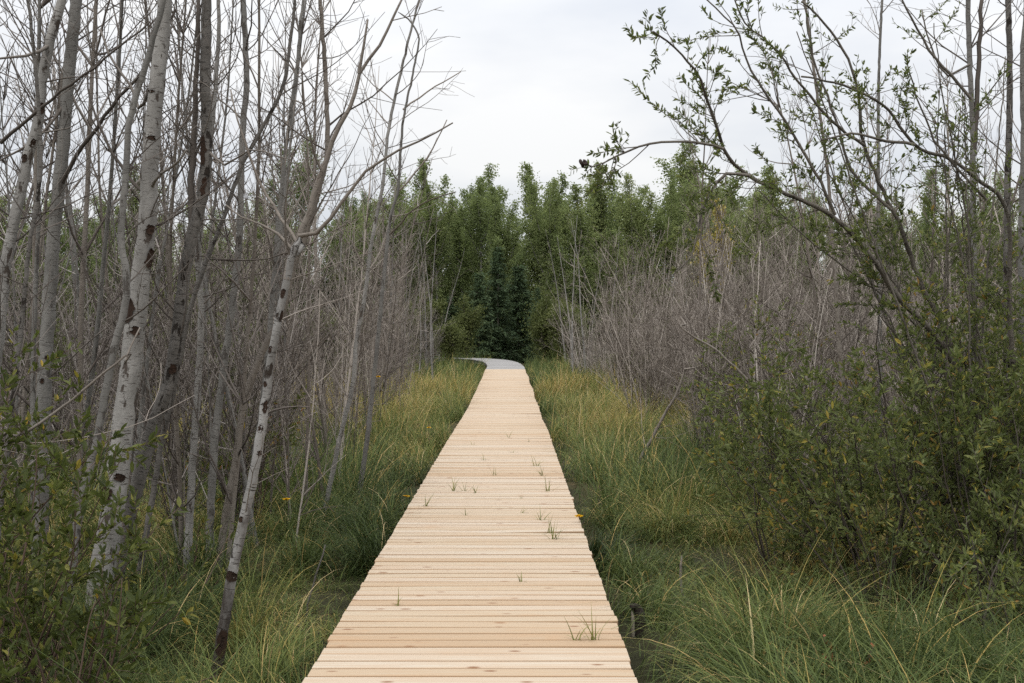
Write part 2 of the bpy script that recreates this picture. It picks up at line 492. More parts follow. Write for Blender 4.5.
def limb(mb, P, r0, r1, lvl, par, lv=None, sides=None):
    """lays one limb and grows its side shoots"""
    n = len(P); rad = r0 + (r1 - r0) * np.linspace(0, 1, n) ** .8
    mb.tube(P, rad, sides or (5 if r0 > .012 else 3 if r0 < .006 else 4), off=R.random() * 5)
    L = np.linalg.norm(np.diff(P, axis=0), axis=1).sum()
    if lv is not None and lvl <= par.get('leaf_lvl', 0):
        leafy(P, L, par, lv)
    if lvl <= 0:
        return
    cnt = G.poisson(par['dens'][lvl] * L) if L > .05 else 0
    for _ in range(cnt):
        t = G.uniform(par.get('t0', .15), .97); f = t * (n - 1); k = min(int(f), n - 2)
        p = P[k] + (P[k + 1] - P[k]) * (f - k); d = P[k + 1] - P[k]; d = d / (np.linalg.norm(d) + 1e-9)
        dd = rot_about(d, perp(d), math.radians(G.uniform(*par['ang'])))
        if 'bias' in par: dd = dd + par['bias']
        ll = L * G.uniform(*par['ratio']) * (1.15 - .6 * t)
        ll = min(max(ll, par.get('minl', .08)), par.get('maxl', 9))
        rr = max(min((r0 + (r1 - r0) * t ** .8) * .6, .006 * ll + .0018), par['rmin'])
        Q = walk(p, dd, ll, par['wander'], par['trop'], max(3, min(8, int(ll / .09))))
        limb(mb, Q, rr, par['rmin'] * .8, lvl - 1, par, lv)


def leafy(P, L, par, lv):
    cnt = int(par['leaf_dens'] * L * G.uniform(.5, 1.4)); n = len(P)
    hue0 = G.random()
    for _ in range(cnt):
        t = G.uniform(par.get('leaf_t0', .15), 1.0); f = t * (n - 1); k = min(int(f), n - 2)
        p = P[k] + (P[k + 1] - P[k]) * (f - k); d = P[k + 1] - P[k]; d = d / (np.linalg.norm(d) + 1e-9)
        dd = rot_about(d, perp(d), math.radians(G.uniform(25, 75))) + np.array([0, 0, par.get('leaf_up', .1)])
        l = par['leaf'] * G.uniform(.55, 1.2)
        h = min(1, max(0, G.normal(.42 + .2 * (hue0 - .5), .2))) if G.random() > par.get('sick', .07) else G.uniform(.84, .97)
        lv.add(p, dd, l, l * par.get('aspect', .36) * G.uniform(.85, 1.2), h)


# ------------------------------------------------------------------ bare trees with their own course (near, left)
DEADP = dict(dens={1: 6, 2: 3.2}, ang=(32, 68), ratio=(.25, .6), wander=.10, trop=.05, rmin=.0022, t0=.15, minl=.1)


def resample(P, step):
    P = np.asarray(P, float); d = np.r_[0, np.cumsum(np.linalg.norm(np.diff(P, axis=0), axis=1))]
    t = np.linspace(0, d[-1], max(3, int(d[-1] / step)))
    return np.stack([np.interp(t, d, P[:, k]) for k in range(3)], -1), t


def px_line(pts, Y0, Y1=None, to_ground=False, extend=0.0):
    """an own-depth course: pixel readings of the photograph put at distance Y0 .. Y1"""
    Y1 = Y0 if Y1 is None else Y1
    c = [at(p[0], p[1], Y0 + (Y1 - Y0) * k / max(1, len(pts) - 1)) for k, p in enumerate(pts)]
    if to_ground:
        d = (c[0] - c[1]) / np.linalg.norm(c[0] - c[1]); k = 0
        d = d * .6 + np.array([0, 0, -1.0]) * .4
        g = float(gz(c[0][0], c[0][1])) - .08
        if c[0][2] > g:
            c.insert(0, c[0] + d * ((c[0][2] - g) / -d[2]))
    if extend:
        d = (c[-1] - c[-2]) / np.linalg.norm(c[-1] - c[-2]) + np.array([0, 0, .35]); d /= np.linalg.norm(d)
        c.append(c[-1] + d * extend * .5 + G.normal(0, .04, 3)); c.append(c[-1] + d * extend * .5 + G.normal(0, .08, 3))
    return smooth_path(c, 8)


def scar(parent, P, rad, z, hgt, ang, half):
    """a torn-off strip of bark: a thin dark shell a few millimetres proud of the trunk"""
    k = int(np.argmin(np.abs(P[:, 2] - z))); k = min(max(k, 1), len(P) - 2)
    T = P[k + 1] - P[k - 1]; T /= np.linalg.norm(T)
    U = np.array([1.0, 0, 0]); U -= T * (T @ U); U /= np.linalg.norm(U); W = np.cross(T, U)
    r = rad[k]; na, ns = 7, 9; V, B = [], []
    for i_ in range(ns):
        v = i_ / (ns - 1) - .5
        wv = half * (1 - (2 * v) ** 4 * .6) * R.uniform(.65, 1.15); sh = R.uniform(-.18, .18)
        for j in range(na):
            q = j / (na - 1) * 2 - 1; a_ = ang + sh + wv * q
            rr = r * (1.03 if abs(q) < .9 and 0 < i_ < ns - 1 else 1.10)
            z_ = v * hgt + (R.uniform(-.5, .5) * hgt * .16 if i_ in (0, ns - 1) else 0)
            V.append(P[k] + T * z_ + rr * (math.cos(a_) * U + math.sin(a_) * W)); B.append((rr * math.cos(a_), rr * math.sin(a_), z + z_))
    Q = [(i_ * na + j, i_ * na + j + 1, (i_ + 1) * na + j + 1, (i_ + 1) * na + j) for i_ in range(ns - 1) for j in range(na - 1)]
    return link('bark_scar', mesh_of('bark_scar', V, Q, None, {'rnd': np.full(len(V), .4)}, {'bark': B}), M['scar'], parent)


def local(parent, objs):
    pass


def hero(name, label, cat, main, Y, w0, w1, mat, twig, limbs=(), Y1=None, extend=1.6, par=None, lvl=2, scars=(), group=None, crown_t0=.25, ndens=1.0, sides=12):
    """one bare tree: trunk from pixel readings, named limbs, then freely grown twigs"""
    P = px_line(main, Y, Y1, True, extend)
    P, t = resample(P, .06)
    base = P[0].copy()
    k = Y / F * .5 * .8
    f = np.linspace(0, 1, len(P)); vis = 1 - (extend / max(t[-1], .1))
    rad = np.interp(f, [0, vis, 1], [w0 * k * 1.06, w1 * k, max(w1 * k * .35, .004)])
    rad[:4] *= np.array([1.35, 1.2, 1.1, 1.04])
    P[1:-1] += G.normal(0, .0022, (len(P) - 2, 3))
    root = thing(name, label, cat, base, group)
    mb = MB(); mb.tube(P - base, rad, sides, 0, .035)
    mb.build('trunk', mat, root)
    cb = MB(); pr = dict(DEADP); pr.update(par or {})
    for L in limbs:
        pts, wa, wb = L[0], L[1], L[2]; Yb = Y if len(L) < 4 else L[3]; Yc = Yb if len(L) < 5 else L[4]
        Q = px_line(pts, Yb, Yc); Q, _ = resample(Q, .09); Q[1:-1] += G.normal(0, .004, (len(Q) - 2, 3))
        limb(cb, Q - base, wa * Yb / F * .5, wb * Yb / F * .5, min(2, lvl), pr, sides=6)
    tl = t[-1]; cnt = int(tl * (1 - crown_t0) * 4.0 * ndens)
    for _ in range(cnt):
        q = G.uniform(crown_t0, .98); i_ = min(int(q * (len(P) - 1)), len(P) - 2)
        d = P[i_ + 1] - P[i_]; d /= np.linalg.norm(d)
        dd = rot_about(d, perp(d), math.radians(G.uniform(38, 75)))
        ll = G.uniform(.35, 1.5) * (1.1 - .5 * q) * (1.0 if q > .4 else .7)
        if dd[1] < -.3: dd[1] *= .3
        Q = walk(P[i_] - base, dd, ll, .09, .06, 8)
        limb(cb, Q, min(rad[i_] * .45, .003 + .0045 * ll), .0018, lvl - 1, pr)
    if cb.n: cb.build('crown', twig, root)
    for z, hgt, ang, half in scars:
        scar(root, P - base, rad, z - base[2], hgt, ang, half)
    return root


def zof(py, Y): return EYE - (py - HY) / F * Y


CAM = -math.pi / 2   # the side of a trunk that faces the deck's near end
T_, TP = M['twig'], M['twig_pale']
hero('birch_tree', 'thickest pale white birch trunk with torn dark bark scars, rising from the leafy bush', 'tree',
     [(100, 575), (113, 500), (121, 430), (128, 380), (134, 330), (141, 270), (148, 210), (149, 170), (155, 100), (161, 40), (165, 0)], 8.6, 31, 18, M['birch'], T_,
     [([(150, 190), (158, 176), (172, 165), (186, 150)], 4, 2, 8.6, 8.2), ([(158, 60), (140, 110), (132, 90), (112, 60), (100, 30)], 4, 2, 8.6, 9),
      ([(146, 195), (128, 178), (105, 140), (90, 100), (85, 60)], 4, 1.5, 8.6, 8.9)],
     scars=[(zof(316, 8.6), .17, CAM - .75, .62), (zof(333, 8.6), .06, CAM + .35, .4), (zof(262, 8.6), .13, CAM + 1.0, .5), (zof(226, 8.6), .06, CAM + .7, .5),
            (zof(490, 8.6), .10, CAM - .5, .6), (zof(478, 8.6), .05, CAM + .5, .5), (zof(135, 8.6), .03, CAM + .2, .5), (zof(90, 8.6), .02, CAM - .4, .5)])
hero('dead_tree', 'dark dead trunk with flaking bark leaning out from beside the thickest birch', 'tree',
     [(118, 560), (140, 470), (153, 425), (168, 380), (177, 330), (183, 280), (190, 240), (202, 195), (206, 150), (205, 80), (206, 0)], 8.9, 18, 13, M['dead'], T_,
     [([(192, 235), (190, 190), (193, 140), (197, 60), (198, 0)], 8, 4, 8.9, 9.0), ([(206, 150), (225, 165), (250, 150), (290, 160)], 3, 1, 8.9, 8.6)],
     scars=[(zof(368, 8.9), .07, CAM + .3, .6), (zof(150, 8.9), .2, CAM - .4, .6), (zof(190, 8.9), .12, CAM + .2, .5)])
hero('birch_tree', 'slender leaning white birch with a black band low on its trunk, nearest the deck', 'tree',
     [(212, 690), (220, 640), (230, 580), (237, 545), (247, 500), (257, 450), (263, 410), (270, 360), (279, 310), (287, 275), (295, 244)], 6.9, 14.5, 8.4, M['birch_foot'], M['tan'],
     [([(286, 280), (290, 262), (297, 238), (307, 213), (317, 183), (327, 152), (340, 125), (351, 104), (358, 74), (381, 40), (402, -2)], 8.4, 2.2, 6.9, 7.1),
      ([(358, 74), (362, 45), (367, 20)], 3.5, 2, 7.0, 7.0),
      ([(298, 236), (321, 230), (356, 182), (385, 158), (412, 145), (452, 123)], 5, 1.5, 6.9, 6.8),
      ([(296, 242), (285, 225), (272, 205), (262, 190), (240, 130), (230, 90)], 4, 1.5, 6.9, 7.3),
      ([(292, 250), (270, 228), (250, 222), (225, 205)], 4, 1.2, 6.9, 7.0)],
     extend=.03, ndens=.55, crown_t0=.35, par=dict(dens={1: 4.5, 2: 2.6}),
     scars=[(zof(572, 6.9), .055, CAM, 1.3), (zof(310, 6.9), .06, CAM + .7, .5), (zof(352, 6.9), .04, CAM - .6, .5), (zof(430, 6.9), .04, CAM - .2, .6), (zof(640, 6.9), .15, CAM + .3, 1.0), (zof(408, 6.9), .07, CAM + .5, .6), (zof(455, 6.9), .03, CAM + .6, .5), (zof(385, 6.9), .03, CAM - .5, .5), (zof(520, 6.9), .03, CAM - .4, .5), (zof(290, 6.9), .05, CAM - .1, .7)])
hero('aspen_tree', 'smooth grey aspen trunk with small dark knots, left of the thickest birch', 'tree',
     [(42, 415), (45, 350), (49, 290), (54, 225), (62, 150), (69, 70), (76, 0)], 9.6, 19, 14, M['grey'], T_,
     [([(58, 190), (80, 150), (110, 110), (150, 60), (175, 10)], 5, 2, 9.6, 9.2), ([(66, 100), (45, 130), (20, 150), (-10, 165)], 4, 1.5, 9.6, 9.3)],
     scars=[(zof(383, 9.6), .04, CAM, .3), (zof(358, 9.6), .03, CAM + .4, .25)])
hero('birch_tree', 'curved birch trunk with curling brown bark at the upper edge of the thicket', 'tree',
     [(-10, 420), (-2, 330), (6, 260), (15, 215), (27, 160), (38, 120), (42, 80), (50, 40), (62, -2)], 9.0, 16, 12, M['birch'], T_,
     [([(0, 143), (30, 118), (60, 93), (101, 62), (150, 22)], 4, 1.5, 8.6, 8.2), ([(50, 45), (30, 55), (-10, 60)], 4, 2, 9, 8.7)],
     scars=[(zof(112, 9), .08, CAM + .7, .6), (zof(140, 9), .06, CAM + .5, .5), (zof(160, 9), .06, CAM - .3, .6)])
hero('aspen_tree', 'thin wavy grey stem standing close in front of the thickest birch', 'tree',
     [(70, 575), (80, 500), (92, 455), (103, 400), (112, 352), (123, 312), (126, 277), (120, 235), (124, 190), (128, 130), (138, 88), (147, 60), (158, 20), (165, -5)], 8.2, 11, 7, M['grey'], T_)
hero('birch_sapling', 'straight thin pale stem standing upright in the grass beneath the leaning birch', 'tree',
     [(184, 590), (188, 520), (192, 450), (196, 400), (199, 345), (200, 300), (197, 260), (203, 200), (212, 120), (218, 40)], 9.6, 10, 5, M['birch'], T_, scars=[(zof(583, 9.6), .06, CAM, .9)])
hero('aspen_tree', 'tall thin grey stem rising clear against the sky above the leaning birch', 'tree',
     [(205, 610), (209, 518), (213, 450), (221, 380), (232, 300), (239, 230), (242, 135), (246, 77), (242, -2)], 10.4, 10, 7, M['grey'], T_)
hero('bare_tree', 'slim tan stem leaning right, beside the leaning birch', 'tree',
     [(214, 590), (224, 520), (236, 450), (243, 400), (260, 355), (280, 314), (292, 270), (305, 235), (318, 190), (326, 150), (325, 80), (319, -2)], 9.8, 10, 5, M['tan'], T_)
hero('bare_tree', 'thin dark stem curving up between the leaning birch and the dead trunk', 'tree',
     [(132, 610), (140, 560), (149, 510), (159, 450), (172, 390), (192, 300), (222, 220), (240, 168), (260, 131), (282, 88), (290, 40), (294, -2)], 9.2, 8, 4, M['dead'], T_)
hero('birch_sapling', 'slender white sapling leaning toward the boardwalk among grey stems', 'tree',
     [(322, 520), (336, 450), (351, 388), (356, 338), (364, 294), (371, 240), (381, 190), (388, 130), (398, 80)], 13.0, 6, 3.5, M['birch'], TP, ndens=.8)
hero('bare_tree', 'tall bare grey stem with drooping fine top, last beside the open grass', 'tree',
     [(352, 520), (360, 480), (366, 440), (371, 395), (376, 348), (381, 297), (386, 247), (390, 215), (397, 188), (402, 124), (412, 74), (418, 40), (410, 22)], 13.6, 6.5, 2, M['grey'], TP,
     [([(399, 190), (418, 168), (434, 145), (446, 120)], 2, 1, 13.6, 13.4), ([(402, 110), (432, 88), (460, 72)], 2, 1, 13.6, 13.6), ([(388, 235), (420, 205), (455, 192)], 2, 1, 13.6, 13.2)],
     extend=.1, ndens=.45)
hero('bare_tree', 'grey stem hung with many fine dead twigs behind the straight pale stem', 'tree',
     [(246, 560), (252, 470), (262, 400), (270, 320), (276, 240), (285, 150), (296, 70), (303, -2)], 11.5, 8, 4, M['grey'], TP)
hero('bare_tree', 'thin leaning stem at the outer edge of the thicket behind the leafy bush', 'tree',
     [(-2, 520), (8, 430), (20, 330), (28, 250), (40, 170), (36, 80), (28, -2)], 8.0, 7, 4, M['dead'], T_)
hero('dead_branch', 'pale broken branch lying slanted over the leafy bush', 'branch',
     [(-20, 455), (20, 435), (60, 408), (100, 375), (130, 352)], 7.0, 7, 2, M['tan'], TP, extend=.02, ndens=.8)

# ------------------------------------------------------------------ sapling kinds, copied over the thickets
SAPP = dict(dens={1: 4.2, 2: 3.0}, ang=(26, 58), ratio=(.25, .55), wander=.085, trop=.07, rmin=.0026, t0=.12, minl=.12)


def make_sapling(h, r0, nb, lean):
    P = walk(np.zeros(3), np.array([lean, G.normal(0, .05), 1.0]), h, .025, .015, 16)
    P -= np.array([0, 0, .1])
    tb = MB(); tb.tube(P, np.linspace(r0, .005, len(P)), 6, 0, .05)
    cb = MB()
    for _ in range(nb):
        q = G.uniform(.08, .98) ** .8; i_ = min(int(q * 16), 15); d = P[i_ + 1] - P[i_]; d /= np.linalg.norm(d)
        dd = rot_about(d, perp(d), math.radians(G.uniform(28, 72)))
        ll = h * G.uniform(.08, .27) * (1.15 - .6 * q)
        Q = walk(P[i_], dd, ll, .08, .07 if G.random() < .8 else -.02, 7)
        limb(cb, Q, min(.012, .004 + .006 * ll), .0028, 2 if ll > .6 else 1, SAPP)
    return tb, cb


saps = []
for k, (h, r0, nb, lean) in enumerate([(5.2, .030, 30, .04), (4.4, .022, 30, -.08), (6.0, .034, 34, .10), (3.6, .018, 28, .16), (5.0, .026, 38, -.12), (4.0, .020, 36, .0), (3.0, .015, 26, -.2)]):
    saps.append(make_sapling(h, r0, nb, lean))


def make_brush(h, ns, spread):
    """dead many-stemmed shrub"""
    tb, cb = MB(), MB()
    for _ in range(ns):
        a_ = G.uniform(0, TAU); s_ = G.uniform(.03, spread)
        d = np.array([math.cos(a_) * s_, math.sin(a_) * s_, 1.0]); L = h * G.uniform(.6, 1.05)
        P = walk(np.array([math.cos(a_) * .12 * R.random(), math.sin(a_) * .12 * R.random(), -.08]), d, L, .05, -.005, 10)
        tb.tube(P, np.linspace(R.uniform(.009, .019), .0035, 11), 4)
        for _ in range(int(L * 4.5)):
            q = G.uniform(.1, .98); i_ = min(int(q * 10), 9); dd = P[i_ + 1] - P[i_]; dd /= np.linalg.norm(dd)
            d2 = rot_about(dd, perp(dd), math.radians(G.uniform(22, 60)))
            ll = L * G.uniform(.12, .38) * (1.1 - .6 * q)
            limb(cb, walk(P[i_], d2, ll, .08, .04, 6), .0055, .003, 2 if ll > .5 else 1, SAPP)
    return tb, cb


brush = [make_brush(h, ns, sp) for h, ns, sp in [(3.4, 13, .30), (2.7, 13, .45), (4.2, 12, .24), (2.2, 12, .6)]]


def protos(kind, tm, cm):
    out = []
    for tb, cb in kind:
        t_, c_ = tb.mesh('trunk'), cb.mesh('crown'); t_.materials.append(tm); c_.materials.append(cm)
        out.append((t_, c_))
    return out


sap_mesh = protos(saps, M['grey'], M['twig_brown']) + protos(saps[:4], M['tan'], M['twig_brown'])
sap_mesh_far = protos(saps, M['stem_pale'], TP)
brush_mesh = protos(brush, M['twig_brown'], M['twig_brown'])
brush_mesh_far = protos(brush, M['stem_pale'], M['twig_pale'])
BARK_VAR = [M['grey'], M['tan'], M['birch'], M['grey']]


def place(meshes, k, name, label, cat, group, x, y, sc, stretch=1.0, lean=.06):
    root = thing(name, label, cat, (x, y, float(gz(x, y))), group)
    root.rotation_euler = (G.normal(0, lean), G.normal(0, lean), G.uniform(0, TAU)); root.scale = (sc, sc, sc * stretch)
    for nm, me in zip(('trunk', 'crown'), meshes[k]):
        o = bpy.data.objects.new(nm, me); COL.objects.link(o); o.parent = root
    return root


used = []


def free(x, y, dmin):
    for a_, b_ in used:
        if (a_ - x) ** 2 + (b_ - y) ** 2 < dmin * dmin: return False
    used.append((x, y)); return True


def left_edge(y): return np.interp(y, [6, 9, 14, 23, 40, 63, 75], [-2.3, -2.0, -2.2, -2.7, -3.0, -3.2, -3.6])
def right_edge(y): return np.interp(y, [9, 13, 18, 23, 34, 48, 62, 75], [3.0, 2.7, 2.3, 2.6, 2.9, 2.5, 2.7, 3.0])


cnt = 0
while cnt < 118:
    y = 9.6 + 44 * R.random() ** 1.7
    x = left_edge(y) - abs(R.gauss(0, 1)) * (1.2 + .12 * y) - .05
    if x < -.43 * y - .6 or not free(x, y, .22): continue
    hgt = R.uniform(.8, 1.25) * (1.25 if y < 24 else 1.05)
    place(sap_mesh, R.randrange(11), 'bare_sapling', 'thin bare grey sapling crowded into the leafless thicket beside the pale birches', 'sapling', 'bare saplings in the thicket by the birches', x, y, hgt * (.62 if y < 15 else .8 if y < 22 else .95), 1.55 if y < 15 else 1.3 if y < 22 else 1.1)
    cnt += 1
cnt = 0
while cnt < 70:
    y = 10.5 + 30 * R.random() ** 1.2; x = left_edge(y) + R.uniform(-.75, .25)
    if not free(x, y, .16): continue
    place(sap_mesh_far, R.randrange(7), 'bare_sapling', 'slender bleached sapling at the grassy edge of the thicket beside the pale birches', 'sapling', 'slender saplings along the thicket edge', x, y, R.uniform(.42, .72), R.uniform(1.2, 1.7), .08)
    cnt += 1
cnt = 0
while cnt < 112:
    y = 14.0 + 50 * R.random() ** 1.1
    x = right_edge(y) + .6 + abs(R.gauss(0, 1)) * (1.0 + .14 * y)
    if x > .43 * y + .6 or not free(x, y, .3): continue
    place(sap_mesh_far, R.randrange(7), 'bare_sapling', 'thin bare grey sapling rising from the dead brush behind the arching willow', 'sapling', 'bare saplings in the brush by the willow', x, y, R.uniform(.62, .92), R.uniform(1.1, 1.5))
    cnt += 1
cnt = 0
while cnt < 128:
    y = 12.5 + 50 * R.random() ** 1.25
    x = right_edge(y) + abs(R.gauss(0, 1)) * (1.0 + .15 * y)
    if x > .43 * y + .8 or not free(x, y, .35): continue
    place(brush_mesh_far, R.randrange(4), 'dead_shrub', 'leafless grey shrub of many fine dead stems across the grass from the birches', 'shrub', 'dead shrubs beyond the grass by the willow', x, y, R.uniform(.5, 1.2) * (1.05 if y > 28 else .85), 1.15 if y > 28 else 1, .12)
    cnt += 1
cnt = 0
while cnt < 40:
    y = 9.5 + 48 * R.random() ** 1.3
    x = left_edge(y) - .4 - abs(R.gauss(0, 1)) * (1.2 + .14 * y)
    if x < -.43 * y - .6 or not free(x, y, .3): continue
    place(brush_mesh, R.randrange(4), 'dead_shrub', 'leafless grey shrub of many fine dead stems among the saplings under the birches', 'shrub', 'dead shrubs among the birches', x, y, R.uniform(.5, .85), 1, .05)
    cnt += 1


def mass(name, kinds, spots, mat):
    """the far depth of the thicket, too dense to count: one mesh"""
    Vs, Qs, Ts, Hs, Bs, n0 = [], [], [], [], [], 0
    pre = [[a_.arrays() for a_ in k] for k in kinds]
    for x, y, sc in spots:
        a_ = R.uniform(0, TAU); ca, sa = math.cos(a_) * sc, math.sin(a_) * sc
        for V, Q, T, H, B in pre[R.randrange(len(pre))]:
            W = np.stack([V[:, 0] * ca - V[:, 1] * sa + x, V[:, 0] * sa + V[:, 1] * ca + y, V[:, 2] * sc + gz(x, y)], -1)
            Vs.append(W); Qs.append(Q + n0); Ts.append(T + n0); Hs.append(np.clip(H * .8 + R.random() * .3, 0, 1)); Bs.append(B); n0 += len(V)
    me = mesh_of(name, np.concatenate(Vs), np.concatenate(Qs), np.concatenate(Ts), {'rnd': np.concatenate(Hs)}, {'bark': np.concatenate(Bs)})
    return tag(link(name, me, mat), kind='stuff')


sp = []
while len(sp) < 80:
    y = 13 + 55 * R.random(); x = left_edge(y) - 1.0 - R.random() * (.38 * y)
    sp.append((x, y, R.uniform(.45, 1.0)))
mass('thicket_undergrowth', brush[:1] + saps, sp, M['twig_brown'])
sp = []
while len(sp) < 70:
    y = 17 + 55 * R.random(); x = right_edge(y) + .8 + R.random() * (.38 * y)
    sp.append((x, y, R.uniform(.5, .95)))
mass('brush_undergrowth', brush, sp, M['stem_pale'])

# ------------------------------------------------------------------ leafy shrubs
BUSHP = dict(dens={1: 7, 2: 5}, ang=(28, 62), ratio=(.3, .6), wander=.1, trop=.02, rmin=.0016, t0=.15, leaf_lvl=1, leaf_dens=62, leaf=.06, aspect=.36, leaf_up=.15, minl=.09, maxl=.55)


def shrub(name, label, cat, x, y, h, ns, spread, par, wm, lm, group=None, r0=.01, lvl=2, trop=.0, sideways=0.0):
    root = thing(name, label, cat, (x, y, float(gz(x, y))), group)
    mb, lv = MB(), Leaves()
    for k in range(ns):
        a_ = TAU * (k + R.random()) / ns; s_ = spread * R.uniform(.15, 1.0)
        d = np.array([math.cos(a_) * s_ + sideways, math.sin(a_) * s_, 1.0])
        P = walk(np.array([math.cos(a_) * .1, math.sin(a_) * .1, -.06]), d, h * R.uniform(.6, 1.12) * math.sqrt(1 + s_ * s_ * .6), .07, trop, 11)
        limb(mb, P, r0 * R.uniform(.7, 1.2), .002, lvl, par, lv, 5)
    mb.build('stem', wm, root)
    link('foliage', lv.mesh('foliage'), lm, root)
    return root


B1 = BUSHP
shrub('leafy_bush', 'dense dark green leafy bush with yellow tinged leaves in the near corner under the birches', 'bush', -2.5, 6.05, 1.25, 19, .6, B1, M['twig_red'], M['bush_leaf'])
shrub('leafy_bush', 'taller green bush with upright shoots behind the densest bush, around the grey aspen foot', 'bush', -3.25, 7.1, 1.6, 12, .45, dict(B1, leaf_dens=50), M['twig_red'], M['bush_leaf'])
shrub('leafy_bush', 'low spreading bush in front of the leaning birch with small red-brown shoots', 'bush', -2.15, 6.5, .62, 12, .7, dict(B1, leaf_dens=52, sick=.12), M['twig_red'], M['bush_leaf'])
shrub('leafy_bush', 'lowest bush filling the corner below the densest bush, broad dull leaves', 'bush', -2.05, 5.6, .76, 16, .66, B1, M['twig_red'], M['bush_leaf'])
shrub('leafy_bush', 'sparse bush of reddish leaves low between the pale trunks', 'bush', -2.3, 8.7, .62, 8, .45, dict(B1, leaf_dens=22, sick=.25), M['twig_red'], M['bush_leaf'])
shrub('leafy_bush', 'thin green bush deep under the bare stems beside the grass', 'bush', -2.55, 12.5, 1.2, 9, .5, dict(B1, leaf_dens=36, leaf=.07), M['twig_red'], M['bush_leaf'])

WILP = dict(dens={1: 5, 2: 3.4}, ang=(28, 65), ratio=(.28, .55), wander=.1, trop=.03, rmin=.0018, t0=.12, leaf_lvl=1, leaf_dens=66, leaf=.06, aspect=.34, leaf_up=.1, minl=.1, maxl=.7)
W1 = WILP
shrub('willow_bush', 'wide dark low willow bush with bare fanned lower stems above the sedge', 'bush', 2.95, 10.3, 1.8, 24, 1.1, dict(W1, leaf_dens=60), M['willow_twig'], M['willow_leaf'], r0=.014)
shrub('willow_bush', 'tallest dense willow bush at the foot of the arching willow', 'bush', 3.95, 9.9, 2.7, 24, .6, W1, M['willow_twig'], M['willow_leaf'], r0=.014)
shrub('willow_bush', 'small blue-green willow bush beside the sedge in the near corner', 'bush', 2.78, 7.3, .95, 10, .6, dict(W1, leaf_dens=62), M['willow_twig'], M['willow_leaf'])
shrub('willow_bush', 'airy willow bush at the edge of the open grass, in front of the dead brush', 'bush', 2.7, 13.4, 1.6, 14, .75, dict(W1, leaf_dens=54), M['willow_twig'], M['willow_leaf'])
shrub('willow_bush', 'leafy willow bush between the airy bush and the dead brush', 'bush', 4.2, 13.2, 1.9, 12, .7, dict(W1, leaf_dens=54), M['willow_twig'], M['willow_leaf'])
shrub('willow_bush', 'dark willow bush crowding the outer edge behind the upright grey trunks', 'bush', 4.9, 11.6, 3.0, 13, .5, dict(W1, leaf_dens=54), M['willow_twig'], M['willow_leaf'], r0=.016)
shrub('willow_bush', 'little willow bush leaning over the grass, in front of the wide dark bush', 'bush', 2.2, 10.6, 1.15, 12, .85, dict(W1, leaf_dens=38), M['willow_twig'], M['willow_leaf'])

shrub('willow_bush', 'full willow bush pressing in at the frame edge above the near sedge', 'bush', 3.35, 8.7, 1.75, 18, .6, dict(W1, leaf_dens=62), M['willow_twig'], M['willow_leaf'])
shrub('willow_bush', 'dark mid-height willow bush between the wide bush and the sedge', 'bush', 2.62, 9.2, 1.3, 17, .85, dict(W1, leaf_dens=62), M['willow_twig'], M['willow_leaf'])
shrub('willow_bush', 'grey-green willow bush standing among dead stems past the airy bush', 'bush', 3.3, 15.5, 2.0, 14, .6, dict(W1, leaf_dens=34), M['willow_twig'], M['willow_leaf'])

# arching willow: stems read from the photograph, twigs and leaves grown on them
root_p = at(1003, 570, 10.3); root_p[2] = float(gz(root_p[0], root_p[1]))
wl = thing('willow_tree', 'arching willow whose long leafy branch reaches out over the grass against the sky', 'tree', root_p)
ARCHP = dict(W1, dens={1: 4.2, 2: 3.2}, leaf_dens=74, leaf=.045, maxl=.45, leaf_lvl=1, leaf_t0=.42, sick=.10, ratio=(.12, .3))
stems = [
    ([(1003, 600), (990, 470), (964, 385), (929, 330), (899, 299), (876, 265), (850, 234), (823, 211), (783, 193), (745, 174), (725, 155), (717, 132), (706, 103), (700, 80), (683, 58), (666, 42), (652, 32)], 11, 2, 10.3, 8.4, 1.1),
    ([(722, 149), (696, 142), (654, 143), (622, 153), (596, 167), (582, 164)], 3.6, 1.5, 8.6, 8.2, 1.2),
    ([(750, 176), (725, 174), (709, 193), (699, 220), (690, 255), (672, 275)], 4, 1.5, 8.8, 8.6, 1.5),
    ([(1003, 600), (975, 420), (941, 326), (922, 288), (908, 253), (897, 222), (877, 180), (864, 150), (859, 128), (858, 97), (845, 58), (834, 38), (815, 15), (800, 2)], 9.5, 2.2, 10.3, 9.6, .5),
    ([(862, 145), (840, 130), (815, 105), (795, 80), (775, 50), (745, 25), (730, -10)], 4, 1.6, 9.8, 9.2, .9),
    ([(1010, 600), (1012, 400), (1008, 300), (1006, 213), (974, 177), (945, 158), (913, 145), (887, 110), (868, 97), (848, 87), (820, 80), (800, 77)], 9, 2.2, 10.5, 9.3, .8),
    ([(913, 145), (880, 140), (850, 134), (820, 140)], 4, 2, 9.5, 9.1, .9),
    ([(834, 215), (815, 175), (790, 130), (768, 100), (745, 60), (735, 30), (705, 0)], 4, 1.6, 9.4, 9.0, .9),
    ([(890, 210), (850, 170), (835, 120), (812, 60), (803, 0)], 4, 2, 9.9, 9.9, .6),
    ([(985, 200), (940, 150), (918, 105), (905, 62)], 3.5, 1.5, 10, 9.8, .3),
    ([(970, 100), (935, 60), (910, 20), (895, -10)], 4, 2, 10, 9.8, .4),
    ([(968, 65), (945, 75), (930, 50), (920, 10)], 3, 1.5, 10, 10, .5),
]
